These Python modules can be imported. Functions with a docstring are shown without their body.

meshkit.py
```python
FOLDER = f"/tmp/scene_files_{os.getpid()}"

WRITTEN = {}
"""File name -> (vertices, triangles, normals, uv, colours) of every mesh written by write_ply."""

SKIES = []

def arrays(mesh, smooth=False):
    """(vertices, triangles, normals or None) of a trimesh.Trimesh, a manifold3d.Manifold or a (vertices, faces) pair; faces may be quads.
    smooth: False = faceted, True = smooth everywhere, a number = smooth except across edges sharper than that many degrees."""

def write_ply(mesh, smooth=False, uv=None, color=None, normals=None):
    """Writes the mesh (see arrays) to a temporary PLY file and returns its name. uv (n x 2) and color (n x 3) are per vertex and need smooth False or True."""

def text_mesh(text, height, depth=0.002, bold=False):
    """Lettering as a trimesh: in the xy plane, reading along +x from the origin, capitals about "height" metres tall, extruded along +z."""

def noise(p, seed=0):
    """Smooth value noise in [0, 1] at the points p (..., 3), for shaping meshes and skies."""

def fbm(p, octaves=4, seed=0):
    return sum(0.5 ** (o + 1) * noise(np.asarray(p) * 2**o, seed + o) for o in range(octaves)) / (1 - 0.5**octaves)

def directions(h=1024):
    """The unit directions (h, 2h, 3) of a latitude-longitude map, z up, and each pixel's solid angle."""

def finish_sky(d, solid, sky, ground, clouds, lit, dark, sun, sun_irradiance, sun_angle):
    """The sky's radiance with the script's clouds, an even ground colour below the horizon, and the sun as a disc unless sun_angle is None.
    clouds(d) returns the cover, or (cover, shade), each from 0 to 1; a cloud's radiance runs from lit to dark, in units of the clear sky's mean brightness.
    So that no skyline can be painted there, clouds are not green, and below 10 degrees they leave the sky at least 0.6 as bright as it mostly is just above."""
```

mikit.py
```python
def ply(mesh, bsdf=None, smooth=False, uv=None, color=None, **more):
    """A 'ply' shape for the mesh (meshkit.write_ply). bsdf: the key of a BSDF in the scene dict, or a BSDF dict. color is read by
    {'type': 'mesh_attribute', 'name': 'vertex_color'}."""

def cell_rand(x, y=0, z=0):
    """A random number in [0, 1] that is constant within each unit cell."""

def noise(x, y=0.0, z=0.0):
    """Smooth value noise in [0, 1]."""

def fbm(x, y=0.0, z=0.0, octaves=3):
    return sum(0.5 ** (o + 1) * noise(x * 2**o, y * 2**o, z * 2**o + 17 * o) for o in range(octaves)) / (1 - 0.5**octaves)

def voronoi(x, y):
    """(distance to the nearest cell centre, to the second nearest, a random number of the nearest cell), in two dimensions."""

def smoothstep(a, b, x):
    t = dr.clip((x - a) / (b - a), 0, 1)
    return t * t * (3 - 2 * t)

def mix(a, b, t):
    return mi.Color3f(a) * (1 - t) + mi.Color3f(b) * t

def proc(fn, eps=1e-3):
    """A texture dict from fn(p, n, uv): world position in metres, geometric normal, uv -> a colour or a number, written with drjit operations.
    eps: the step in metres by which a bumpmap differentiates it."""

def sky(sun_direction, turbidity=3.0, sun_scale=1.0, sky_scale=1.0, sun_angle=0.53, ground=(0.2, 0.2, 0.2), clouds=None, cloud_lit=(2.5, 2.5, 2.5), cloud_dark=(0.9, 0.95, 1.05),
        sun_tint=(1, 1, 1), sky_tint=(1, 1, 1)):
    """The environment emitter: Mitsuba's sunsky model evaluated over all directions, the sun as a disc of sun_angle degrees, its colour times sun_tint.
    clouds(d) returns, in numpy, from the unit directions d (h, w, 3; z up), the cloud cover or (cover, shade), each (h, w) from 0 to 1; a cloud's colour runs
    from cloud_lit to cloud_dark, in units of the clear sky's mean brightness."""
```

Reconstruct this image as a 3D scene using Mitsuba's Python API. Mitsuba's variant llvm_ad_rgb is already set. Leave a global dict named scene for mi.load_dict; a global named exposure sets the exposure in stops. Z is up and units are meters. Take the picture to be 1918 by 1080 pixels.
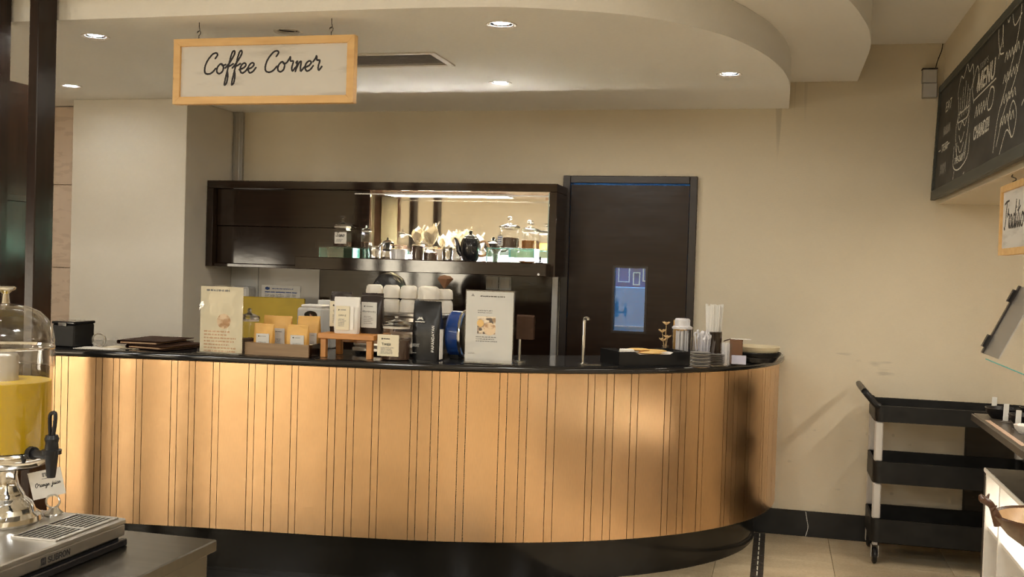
import math, random
import numpy as np
import trimesh
import manifold3d as m3
import drjit as dr
import mitsuba as mi
import mikit
import meshkit
from shapely.geometry import Polygon, LineString, Point, box as sbox
from shapely.ops import unary_union
from mikit import proc, noise, fbm, smoothstep, mix, cell_rand

T = mi.ScalarTransform4f
scene, labels = {}, {}
random.seed(7)
rng = np.random.default_rng(7)

# ------------------------------------------------------------------ camera
YAW, PITCH, ROLL, FPX, EYE = 0.2475, -0.0215, 0.030, 1970.0, np.array([0.0, 0.0, 1.52])
fwd = np.array([-math.sin(YAW) * math.cos(PITCH), math.cos(YAW) * math.cos(PITCH), math.sin(PITCH)])
r0 = np.array([math.cos(YAW), math.sin(YAW), 0.0])
right = math.cos(ROLL) * r0 + math.sin(ROLL) * np.cross(r0, fwd)
up = np.cross(right, fwd)
scene['camera'] = {'type': 'perspective', 'fov': math.degrees(2 * math.atan(959.0 / FPX)), 'fov_axis': 'x', 'near_clip': 0.05, 'far_clip': 100.0,
                   'to_world': T().look_at(origin=EYE.tolist(), target=(EYE + fwd).tolist(), up=up.tolist())}
exposure = 0.50
# strengths of the lamps (radiance, linear RGB)
L_DOWN = (310.0, 288.0, 255.0)          # recessed downlights
L_ROOM = (20.4, 20.4, 19.4)               # large ceiling lights of the dining room behind the camera
L_TUBE = (270.0, 256.0, 200.0)             # display shelf tube
L_WARM = (40.0, 31.0, 16.5)               # warm strip in the top of the display
L_BUFF = (30.0, 27.0, 22.5)              # under the bulkhead
L_NICHE = (46.0, 41.0, 34.0)               # inside the buffet cupboards
L_WIN = (12.5, 10.9, 8.2)                 # daylight in the low windows of the dining room
L_WIN2 = (7.2, 6.4, 5.1)                # daylight in the side window at far left
L_KIT = (3.4, 6.6, 10.6)                 # cold kitchen light behind the door


# ------------------------------------------------------------------ registry
def numbered(name):
    if name not in labels and name not in scene and not any(k.startswith(name + '__') for k in scene):
        return name
    i = 1
    while True:
        k = f'{name}_{i:03d}'
        if k not in labels and k not in scene and not any(q.startswith(k + '__') for q in scene):
            return k
        i += 1


def thing(name, label, cat, group=None):
    k = numbered(name)
    labels[k] = {'label': label, 'category': cat}
    if group:
        labels[k]['group'] = group
    return k


def fix(mesh):
    if isinstance(mesh, m3.Manifold):
        mm = mesh.to_mesh()
        return trimesh.Trimesh(np.array(mm.vert_properties[:, :3]), np.array(mm.tri_verts), process=False)
    return mesh


def part(parent, name, mesh, mat, smooth=30, label=None, kind=None, uv=None, **more):
    k = numbered(f'{parent}__{name}')
    scene[k] = mikit.ply(fix(mesh), mat, smooth=smooth, uv=uv, **more)
    d = {}
    if label:
        d['label'] = label
    if kind:
        d['kind'] = kind
    if d:
        labels[k] = d
    return k


def single(name, mesh, mat, label, cat, group=None, smooth=30, **more):
    k = numbered(name)
    scene[k] = mikit.ply(fix(mesh), mat, smooth=smooth, **more)
    labels[k] = {'label': label, 'category': cat}
    if group:
        labels[k]['group'] = group
    return k


def struct(name, mesh, mat, smooth=30, **more):
    scene[name] = mikit.ply(fix(mesh), mat, smooth=smooth, **more)
    labels[name] = {'kind': 'structure'}
    return name


# ------------------------------------------------------------------ mesh helpers
def cat(*ms):
    return trimesh.util.concatenate([fix(m) for m in (ms[0] if len(ms) == 1 and isinstance(ms[0], (list, tuple)) else ms)])


def box(x0, x1, y0, y1, z0, z1, b=0.0):
    if b <= 0:
        m = trimesh.creation.box((x1 - x0, y1 - y0, z1 - z0))
        m.apply_translation(((x0 + x1) / 2, (y0 + y1) / 2, (z0 + z1) / 2))
        return m
    p = []
    for sx, X in ((1, x0), (-1, x1)):
        for sy, Y in ((1, y0), (-1, y1)):
            for sz, Z in ((1, z0), (-1, z1)):
                p += [(X, Y + sy * b, Z + sz * b), (X + sx * b, Y, Z + sz * b), (X + sx * b, Y + sy * b, Z)]
    return trimesh.convex.convex_hull(np.array(p))


def moved(m, dx=0, dy=0, dz=0, rz=0.0, rx=0.0, ry=0.0, s=None):
    m = fix(m).copy()
    if s is not None:
        m.apply_scale(s)
    if rx:
        m.apply_transform(trimesh.transformations.rotation_matrix(rx, (1, 0, 0)))
    if ry:
        m.apply_transform(trimesh.transformations.rotation_matrix(ry, (0, 1, 0)))
    if rz:
        m.apply_transform(trimesh.transformations.rotation_matrix(rz, (0, 0, 1)))
    m.apply_translation((dx, dy, dz))
    return m


def lathe(profile, n=40, at=(0, 0, 0)):
    """profile: (radius, z) from bottom to top, outer side."""
    pr = np.array(profile, float)
    k = len(pr)
    a = np.arange(n) * 2 * np.pi / n
    v = np.stack([pr[:, None, 0] * np.cos(a), pr[:, None, 0] * np.sin(a), np.repeat(pr[:, 1:2], n, 1)], -1).reshape(-1, 3)
    f = []
    for i in range(k - 1):
        for j in range(n):
            q = (j + 1) % n
            A, B, C, D = i * n + j, i * n + q, (i + 1) * n + q, (i + 1) * n + j
            if pr[i, 0] > 1e-6:
                f.append((A, B, C) if pr[i + 1, 0] > 1e-6 else (A, B, C))
            if pr[i + 1, 0] > 1e-6:
                f.append((A, C, D))
    m = trimesh.Trimesh(v + np.array(at), np.array(f), process=False)
    m.merge_vertices()
    return m


def tube(points, r, n=10, closed=False):
    p = np.array(points, float)
    k = len(p)
    rr = np.broadcast_to(np.asarray(r, float), (k,))
    t = np.gradient(p, axis=0) if not closed else np.roll(p, -1, 0) - np.roll(p, 1, 0)
    t /= np.linalg.norm(t, axis=1, keepdims=True) + 1e-12
    ref = np.array([0, 0, 1.0]) if abs(t[0, 2]) < 0.9 else np.array([1.0, 0, 0])
    u = np.cross(t[0], ref)
    u /= np.linalg.norm(u)
    a = np.arange(n) * 2 * np.pi / n
    rings = []
    for i in range(k):
        u = u - t[i] * (u @ t[i])
        u /= np.linalg.norm(u)
        w = np.cross(t[i], u)
        rings.append(p[i] + rr[i] * (np.cos(a)[:, None] * u + np.sin(a)[:, None] * w))
    v = np.vstack(rings)
    f = []
    for i in range(k if closed else k - 1):
        i2 = (i + 1) % k
        for j in range(n):
            q = (j + 1) % n
            f += [(i * n + j, i * n + q, i2 * n + q), (i * n + j, i2 * n + q, i2 * n + j)]
    if not closed:
        v = np.vstack([v, p[0], p[-1]])
        for j in range(n):
            q = (j + 1) % n
            f += [(k * n, q, j), (k * n + 1, (k - 1) * n + j, (k - 1) * n + q)]
    m = trimesh.Trimesh(v, np.array(f), process=False)
    if m.volume < 0:
        m.invert()
    return m


def arc_tube(c, R, a0, a1, r, ex, ey, n=24, k=10):
    a = np.linspace(a0, a1, n)
    return tube(np.array(c) + R * (np.cos(a)[:, None] * np.array(ex) + np.sin(a)[:, None] * np.array(ey)), r, k)


def extrude(poly, h, z=0.0):
    gs = [g for g in getattr(poly, 'geoms', [poly]) if g.area > 1e-10]
    m = trimesh.util.concatenate([trimesh.creation.extrude_polygon(g, h, engine='earcut') for g in gs])
    m.apply_translation((0, 0, z))
    return m


def frame(m, o, ex, ey, ez=None):
    """place a mesh given in local axes (x right, y up, z out) into the world"""
    ex, ey = np.array(ex, float), np.array(ey, float)
    ez = np.cross(ex, ey) if ez is None else np.array(ez, float)
    M = np.eye(4)
    M[:3, 0], M[:3, 1], M[:3, 2], M[:3, 3] = ex, ey, ez, o
    m = m.copy()
    m.apply_transform(M)
    return m


def FX(m, x, y, z):
    """local xy drawing on a face that looks towards -Y (towards the camera)"""
    return frame(m, (x, y, z), (1, 0, 0), (0, 0, 1))


def smooth_line(pts, n=8):
    p = np.array(pts, float)
    if len(p) < 3:
        return p
    q = np.vstack([2 * p[0] - p[1], p, 2 * p[-1] - p[-2]])
    out = []
    for i in range(1, len(q) - 2):
        t = np.linspace(0, 1, n, endpoint=False)[:, None]
        a, b, c, d = q[i - 1], q[i], q[i + 1], q[i + 2]
        out.append(0.5 * (2 * b + (c - a) * t + (2 * a - 5 * b + 4 * c - d) * t ** 2 + (3 * b - a - 3 * c + d) * t ** 3))
    out.append(p[-1:])
    return np.vstack(out)


def ink(lines, w, depth=0.0008, n=6):
    g = unary_union([LineString(smooth_line(l, n)).buffer(w / 2, quad_segs=3) for l in lines])
    return extrude(g.simplify(w * 0.04), depth)


GLYPH = {
    'C': (1.40, [[(1.15, 1.55), (1.35, 1.9), (1.15, 2.1), (.75, 1.95), (.3, 1.35), (.1, .7), (.2, .15), (.6, .0), (1.0, .15), (1.35, .55)]]),
    'o': (0.98, [[(.75, .8), (.45, 1), (.12, .65), (.12, .2), (.42, 0), (.75, .25), (.78, .7), (.55, .95), (.7, .8), (1.0, .9)]]),
    'f': (0.80, [[(.02, .55), (.45, 1.1), (.85, 1.9), (.78, 2.25), (.55, 2.0), (.38, .9), (.18, -.7), (.2, -1.15), (.4, -.9), (.42, -.2), (.3, .25)], [(.1, .65), (.5, .75), (.85, .95)]]),
    'e': (0.88, [[(.02, .35), (.45, .5), (.7, .8), (.5, 1), (.2, .8), (.1, .35), (.35, 0), (.7, .15), (.95, .5)]]),
    'r': (0.95, [[(.0, .9), (.2, 1.2), (.3, 1.45), (.4, 1.05), (.7, 1.0), (.62, .4), (.75, .05), (1.0, .4)]]),
    'n': (1.00, [[(.05, .85), (.2, .95), (.12, .0)], [(.15, .2), (.4, .85), (.6, .95), (.6, .4), (.72, .02), (1.0, .4)]]),
    'O': (1.45, [[(.9, 2.0), (.4, 1.7), (.1, .8), (.3, .05), (.8, .1), (1.15, .9), (1.15, 1.7), (.75, 2.0), (.6, 1.7)]]),
    'a': (1.00, [[(.75, .85), (.4, 1), (.1, .6), (.15, .05), (.5, .15), (.75, .85), (.72, .2), (.85, .0), (1.05, .4)]]),
    'g': (0.95, [[(.75, .85), (.4, 1), (.1, .6), (.15, .05), (.5, .15), (.75, .85), (.65, -.6), (.3, -1.0), (.15, -.7), (.6, -.1), (1.0, .4)]]),
    'j': (0.55, [[(.3, .95), (.25, -.5), (-.05, -1.0), (-.25, -.7), (.3, -.1), (.6, .4)], [(.35, 1.45), (.38, 1.5)]]),
    'u': (1.00, [[(.1, .95), (.1, .25), (.35, 0), (.65, .4), (.72, .95), (.7, .2), (.85, 0), (1.05, .4)]]),
    'i': (0.55, [[(.15, .95), (.12, .2), (.25, 0), (.55, .4)], [(.2, 1.45), (.22, 1.5)]]),
    'c': (0.80, [[(.65, .85), (.4, 1), (.1, .6), (.15, .1), (.45, 0), (.85, .4)]]),
    'T': (1.10, [[(.0, 1.9), (.6, 2.05), (1.4, 2.1)], [(.75, 2.0), (.6, .9), (.4, .0), (.1, .1)]]),
    'd': (1.00, [[(.75, .85), (.4, 1), (.1, .6), (.15, .05), (.5, .15), (.75, .85), (.95, 2.0), (.72, .3), (.85, .0), (1.05, .4)]]),
    't': (0.65, [[(.4, 1.9), (.2, .4), (.3, .0), (.65, .4)], [(.0, 1.2), (.6, 1.35)]]),
    'l': (0.60, [[(.0, .4), (.5, 1.6), (.45, 2.1), (.25, 1.5), (.15, .2), (.3, .0), (.6, .4)]]),
    'S': (1.15, [[(1.1, 1.75), (.8, 2.1), (.35, 1.8), (.5, 1.2), (.85, .7), (.6, .1), (.1, .1), (-.1, .4)]]),
    ' ': (1.00, []),
}


def script(text, unit, w=0.18, depth=0.0008, slant=0.12):
    x, lines = 0.0, []
    for ch in text:
        adv, ls = GLYPH[ch]
        for l in ls:
            lines.append([((x + px + slant * py) * unit, py * unit) for px, py in l])
        x += adv
    return ink(lines, w * unit, depth), x * unit


def text(s, h, depth=0.0006, bold=False):
    return meshkit.text_mesh(s, h, depth, bold)


def hline(w, h, n, seed=0, depth=0.0005, jag=0.3):
    """a paragraph of small print as n thin bars with ragged ends"""
    r = random.Random(seed)
    gs = []
    pitch = h / n
    for i in range(n):
        x = 0.0
        end = w * (1 - jag * r.random())
        while x < end:
            L = r.uniform(.04, .12) * w
            gs.append(sbox(x, -i * pitch - pitch * .45, min(x + L, end), -i * pitch))
            x += L + .025 * w
    return extrude(unary_union(gs), depth)


def chain(joints, radii, length=0.012):
    """limb: hulls of spheres at neighbouring joints, joined"""
    out = []
    for (a, b), (ra, rb) in zip(zip(joints[:-1], joints[1:]), zip(radii[:-1], radii[1:])):
        out.append(m3.Manifold.batch_hull([m3.Manifold.sphere(ra, 16).translate(tuple(a)), m3.Manifold.sphere(rb, 16).translate(tuple(b))]))
    return m3.Manifold.batch_boolean(out, m3.OpType.Add)


# ------------------------------------------------------------------ materials
def rgb(*c):
    return {'type': 'rgb', 'value': list(c)}


def plain(key, c, rough=0.5, spec=0.5, metallic=0.0, clearcoat=0.0, sheen=0.0, bump=None):
    b = {'type': 'principled', 'base_color': c if isinstance(c, dict) else rgb(*c), 'roughness': rough, 'metallic': metallic, 'specular': spec}
    if clearcoat:
        b['clearcoat'] = clearcoat
        b['clearcoat_gloss'] = 0.95
    if sheen:
        b['sheen'] = sheen
    if bump is not None:
        b = {'type': 'bumpmap', 'nested_texture': bump[0], 'scale': bump[1], 'nested_bsdf': b}
    scene[key] = {'type': 'twosided', 'bsdf': b}
    return key


def paint_fn(c, amount=0.06, stain=0.0):
    def fn(p, n, uv):
        g = fbm(p.x * 1.7 + 3, p.y * 1.7, p.z * 1.7, 4)
        f = noise(p.x * 160, p.y * 160, p.z * 160)
        k = 1 + amount * (g - 0.5) * 2 + 0.03 * (f - 0.5)
        return mi.Color3f(*c) * k
    return proc(fn)


def wall_fn(c):
    def fn(p, n, uv):
        g = fbm(p.x * 1.4 + 3, p.y * 1.4, p.z * 1.4, 4)
        f = noise(p.x * 170, p.y * 170, p.z * 170)
        base = mi.Color3f(*c) * (1 + 0.09 * (g - 0.5) + 0.04 * (f - 0.5))
        # water runs under the soffit corner: thin vertical stains
        run = smoothstep(.60, .74, noise(p.x * 34, 4.0, p.z * 1.1)) * smoothstep(2.10, 2.42, p.z + .25 * (noise(p.x * 20, 1.0) - .5)) * smoothstep(.16, .03, dr.abs(p.x - .02))
        # scuffs at trolley height
        sc = smoothstep(.70, .80, fbm(p.x * 5, p.y * 5, p.z * 14, 4)) * smoothstep(1.25, 1.05, p.z) * smoothstep(.55, .75, p.z) * smoothstep(-.05, .25, p.x)
        fleck = smoothstep(.90, .97, noise(p.x * 21, p.y * 21, p.z * 21)) * smoothstep(.75, .60, p.z)
        return base * (1 - .22 * run - .20 * sc - .18 * fleck)
    return proc(fn)


WALL = (.62, .55, .425)
plain('mat_wall', wall_fn(WALL), .62, .25)
plain('mat_column', paint_fn((.70, .66, .585), .04), .62, .25)
plain('mat_ceiling', paint_fn((.79, .775, .735), .035), .7, .2)


def marble_fn(p, n, uv):
    g = fbm(p.x * 3, p.y * 3, p.z * 9, 5)
    v = smoothstep(.55, .62, fbm(p.x * 11 + 4 * g, p.y * 11, p.z * 30, 4))
    return mix((.62, .50, .40), (.46, .35, .27), v * .35 + .3 * g)


plain('mat_marble', proc(marble_fn), .25, .5)


def wood_dark_fn(p, n, uv):
    g = fbm(p.x * 5 + p.y * 5, 3.0, p.z * 60, 4)
    b = fbm(p.x * 1.3, p.y * 2, p.z * 3.0, 3)
    return mix((.007, .004, .003), (.022, .011, .007), g * .6 + b * .4)


plain('mat_dark_wood', proc(wood_dark_fn), .08, .55, bump=(proc(lambda p, n, uv: fbm(p.x * 7 + p.y * 7, 2.0, p.z * 16, 3), 2e-3), .00012))


def door_fn(p, n, uv):
    g = fbm(p.x * 4, 3.0, p.z * 55, 4)
    b = fbm(p.x * 2.3, p.y * 2, p.z * 3.0, 4)
    return mix((.010, .005, .003), (.028, .014, .008), g * .5 + b * .5)


plain('mat_door', proc(door_fn), .24, .3, bump=(proc(lambda p, n, uv: fbm(p.x * 7, 1.0, p.z * 9, 4), 3e-3), .0016))
plain('mat_dark_frame', (.018, .012, .010), .30, .5)


def post_fn(p, n, uv):
    g = fbm(p.x * 40, p.y * 40, p.z * 3, 4)
    return mix((.006, .0035, .003), (.030, .012, .006), g)


plain('mat_post', proc(post_fn), .20, .28, bump=(proc(lambda p, n, uv: fbm(p.x * 30, p.y * 30, p.z * 2, 3), 2e-3), .0006))


def copper_fn(tone):
    def fn(p, n, uv):
        a = fbm(p.x * 3.1, p.y * 3.1, p.z * 3.4, 4)
        s = noise(p.x * 260, p.y * 260, p.z * 40)
        sp = smoothstep(.965, .99, noise(p.x * 75, p.y * 75, p.z * 75))
        return mi.Color3f(.87, .575, .335) * (tone * (1 + .10 * (a - .5) + .05 * (s - .5))) + mi.Color3f(.10, .09, .07) * sp
    return proc(fn)


COPPER_BUMP = (proc(lambda p, n, uv: fbm(p.x * 6, p.y * 6, p.z * 5, 4), 4e-3), .0014)
for i, t in enumerate((1.0, .955, .985, .925)):
    b = {'type': 'principled', 'base_color': copper_fn(t), 'roughness': proc(lambda p, n, uv: .20 + .09 * fbm(p.x * 4, p.y * 4, p.z * 4, 3)), 'metallic': 1.0, 'specular': .5}
    scene[f'mat_copper_{i}'] = {'type': 'twosided', 'bsdf': {'type': 'bumpmap', 'nested_texture': COPPER_BUMP[0], 'scale': COPPER_BUMP[1], 'nested_bsdf': b}}
plain('mat_granite', proc(lambda p, n, uv: mix((.008, .008, .009), (.05, .05, .05), smoothstep(.86, .95, noise(p.x * 240, p.y * 240, p.z * 240)))), .10, .6)
plain('mat_plinth', (.006, .0055, .005), .12, .45)


def black_base_fn(p, n, uv):
    return mix((.006, .006, .006), (.02, .02, .02), fbm(p.x * 9, p.y * 9, p.z * 9, 3))


plain('mat_base_stone', proc(black_base_fn), .25, .25)
plain('mat_vein', (.45, .44, .42), .3, .5)


def floor_fn(p, n, uv):
    a = fbm(p.x * 2.5, p.y * 14, 1.0, 5)
    b = noise(p.x * 120, p.y * 120, 0.0)
    c = cell_rand(dr.floor((p.x - .33) / .6), dr.floor((p.y - 5.8) / .6), 5)
    return mix((.36, .29, .19), (.54, .45, .31), a * .7 + .3 * b) * (.90 + .16 * c)


plain('mat_floor', proc(floor_fn), .34, .45)
plain('mat_black_tile', proc(black_base_fn), .14, .5)
plain('mat_grout', (.20, .16, .11), .8, .2)
plain('mat_mosaic', (.035, .030, .026), .3, .5)
plain('mat_mosaic_light', (.70, .68, .60), .3, .5)


def pine_fn(p, n, uv):
    g = fbm(p.x * 7, p.y * 30, p.z * 46, 4)
    k = smoothstep(.93, .97, noise(p.x * 13, 2.0, p.z * 16))
    return mix(mix((.62, .36, .13), (.76, .50, .22), g), (.20, .09, .03), k * .8)


plain('mat_pine', proc(pine_fn), .42, .4)
plain('mat_sign_board', proc(lambda p, n, uv: mix((.64, .615, .575), (.42, .395, .36), smoothstep(.52, .74, fbm(p.x * 6, p.y * 5, p.z * 22, 5)) * .55)), .7, .2)
plain('mat_ink', (.012, .010, .012), .5, .3)
plain('mat_grey_ink', (.22, .22, .22), .6, .2)
plain('mat_blue_ink', (.05, .09, .26), .6, .2)
plain('mat_wire', (.03, .025, .02), .4, .5, .6)
plain('mat_chalkboard', proc(lambda p, n, uv: mix((.012, .012, .011), (.055, .052, .048), fbm(p.x * 5, p.y * 5, p.z * 7, 5))), .55, .3)
plain('mat_board_frame', proc(lambda p, n, uv: mix((.030, .033, .028), (.055, .058, .048), fbm(p.x * 9, p.y * 4, p.z * 30, 4))), .5, .35)
plain('mat_chalk', (.52, .50, .45), .9, .05)
plain('mat_chalk_grey', (.25, .24, .22), .9, .05)
plain('mat_white', (.78, .77, .74), .45, .4)
plain('mat_cup', (.80, .76, .68), .16, .5)
plain('mat_paper', (.82, .80, .76), .75, .15)
plain('mat_cream_paper', (.74, .68, .52), .75, .15)
plain('mat_greypaper', (.60, .60, .58), .7, .2)
plain('mat_black_plastic', (.007, .007, .008), .34, .28)
plain('mat_trolley', proc(lambda p, n, uv: mix((.005, .005, .005), (.014, .0135, .0125), fbm(p.x * 20, p.y * 20, p.z * 20, 4))), .45, .22)
plain('mat_black_gloss', (.008, .008, .010), .06, .6)
plain('mat_black_bag', (.008, .008, .009), .30, .40)
plain('mat_brown_bag', (.020, .012, .009), .30, .40)
plain('mat_grey_metal', (.46, .45, .44), .42, .5, .85)
plain('mat_trolley_post', (.50, .48, .46), .38, .5, .35)
plain('mat_steel', (.60, .585, .56), .26, .5, 1.0)
plain('mat_table_steel', proc(lambda p, n, uv: mi.Color3f(.15, .142, .125) * (.92 + .16 * fbm(p.x * 3, p.y * 60, p.z * 3, 3))), .24, .5, 1.0)
plain('mat_satin', (.46, .44, .41), .45, .4, .25)
plain('mat_brushed', (.58, .56, .53), .36, .5, 1.0)
plain('mat_chrome', (.82, .82, .82), .045, .5, 1.0)
plain('mat_mirror', (.80, .78, .74), .02, .5, 1.0)
plain('mat_dark_slot', (.01, .01, .01), .6, .3)
plain('mat_leather', proc(lambda p, n, uv: mix((.020, .009, .006), (.045, .022, .015), fbm(p.x * 60, p.y * 60, p.z * 60, 3))), .55, .06)
plain('mat_tan', (.55, .36, .22), .6, .3)
plain('mat_runner', (.34, .24, .18), .8, .1)


def oak_fn(p, n, uv):
    g = fbm(p.x * 6, p.y * 9, p.z * 80, 4)
    return mix((.20, .13, .075), (.34, .235, .145), g)


plain('mat_oak', proc(oak_fn), .55, .35)
plain('mat_orange_wood', proc(lambda p, n, uv: mix((.34, .13, .030), (.60, .27, .075), fbm(p.x * 9, p.y * 30, p.z * 24, 4))), .30, .45)
plain('mat_kraft', proc(lambda p, n, uv: mix((.56, .31, .075), (.74, .45, .14), fbm(p.x * 16, p.y * 16, p.z * 16, 4))), .40, .4, bump=(proc(lambda p, n, uv: fbm(p.x * 26, p.y * 26, p.z * 20, 3), 1e-3), .004))
plain('mat_white_bag', (.74, .72, .68), .34, .5, bump=(proc(lambda p, n, uv: fbm(p.x * 30, p.y * 30, p.z * 24, 3), 1e-3), .004))
plain('mat_yellow_board', proc(lambda p, n, uv: mi.Color3f(.52, .36, .030) * (.9 + .2 * fbm(p.x * 8, p.y * 8, p.z * 8, 3))), .45, .4)
scene['mat_napkin'] = {'type': 'principledthin', 'base_color': rgb(.70, .64, .53), 'roughness': .9, 'diff_trans': .7, 'spec_trans': 0.0}
plain('mat_coffee', (.045, .020, .010), .45, .45)
plain('mat_sugar', (.70, .70, .72), .7, .2)
plain('mat_herb', (.22, .085, .020), .7, .2)
plain('mat_teal', (.10, .42, .42), .35, .4)
plain('mat_blue_plastic', (.012, .045, .20), .12, .55)
plain('mat_juice', (.36, .225, .004), .30, .4)
plain('mat_crepe', proc(lambda p, n, uv: mix((.80, .60, .28), (.66, .36, .07), fbm(p.x * 24, p.y * 24, p.z * 24, 4))), .6, .3)
plain('mat_brown_cloth', (.060, .035, .024), .85, .1)
plain('mat_flower', (.68, .50, .28), .8, .1)
plain('mat_lilac', (.50, .50, .62), .6, .2)
plain('mat_carved', proc(lambda p, n, uv: mix((.028, .011, .005), (.085, .036, .016), fbm(p.x * 30, p.y * 30, p.z * 30, 4))), .28, .5)
plain('mat_bowl_in', proc(lambda p, n, uv: mix((.42, .25, .12), (.64, .44, .26), fbm(p.x * 20, p.y * 50, p.z * 20, 4))), .32, .45)
plain('mat_cabinet_white', (.78, .75, .70), .5, .3)
plain('mat_buffet', proc(lambda p, n, uv: mix((.030, .026, .021), (.060, .052, .042), fbm(p.x * 6, p.y * 6, p.z * 30, 3))), .32, .45)
plain('mat_buffet_top', (.050, .040, .031), .30, .28)
plain('mat_kitchen_blue', (.24, .44, .62), .35, .4)
plain('mat_skin', (.42, .24, .15), .5, .35)
plain('mat_hair', (.006, .006, .008), .35, .5)
plain('mat_uniform', (.015, .015, .018), .8, .15)
plain('mat_pink', (.52, .30, .25), .4, .4)
plain('mat_box_brown', (.17, .085, .045), .6, .3)
plain('mat_tray_tan', (.58, .50, .34), .45, .4)
plain('mat_trim', (.64, .60, .54), .35, .45)
plain('mat_pale_lining', (.42, .56, .54), .4, .4)
plain('mat_beige_lining', (.115, .095, .065), .5, .3)
plain('mat_led_face', (.85, .85, .82), .4, .4)
plain('mat_photo', proc(lambda p, n, uv: mix(mix((.32, .20, .11), (.80, .70, .56), smoothstep(.35, .62, fbm(p.x * 38, p.y * 38, p.z * 38, 4))), (.08, .06, .05), smoothstep(.62, .72, noise(p.x * 60, 3.0, p.z * 60)))), .4, .4)
plain('mat_latte', proc(lambda p, n, uv: mix((.74, .58, .40), (.42, .24, .12), smoothstep(.42, .62, fbm(p.x * 34, p.y * 34, p.z * 34, 4)))), .5, .3)
scene['mat_glass'] = {'type': 'thindielectric', 'int_ior': 1.5, 'ext_ior': 1.0}
scene['mat_lid_glass'] = {'type': 'dielectric', 'int_ior': 1.5, 'ext_ior': 1.0}
scene['mat_acrylic'] = {'type': 'thindielectric', 'int_ior': 1.49, 'ext_ior': 1.0}
scene['mat_teal_glass'] = {'type': 'thindielectric', 'int_ior': 1.5, 'ext_ior': 1.0, 'specular_transmittance': rgb(.80, .95, .92)}
scene['mat_cling'] = {'type': 'twosided', 'bsdf': {'type': 'principled', 'base_color': rgb(.66, .66, .70), 'roughness': .18, 'specular': .6}}
scene['mat_clear_bag'] = {'type': 'thindielectric', 'int_ior': 1.6, 'ext_ior': 1.0, 'specular_transmittance': rgb(.86, .87, .92)}


def lamp(c):
    return {'emitter': {'type': 'area', 'radiance': rgb(*c)}}


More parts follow.
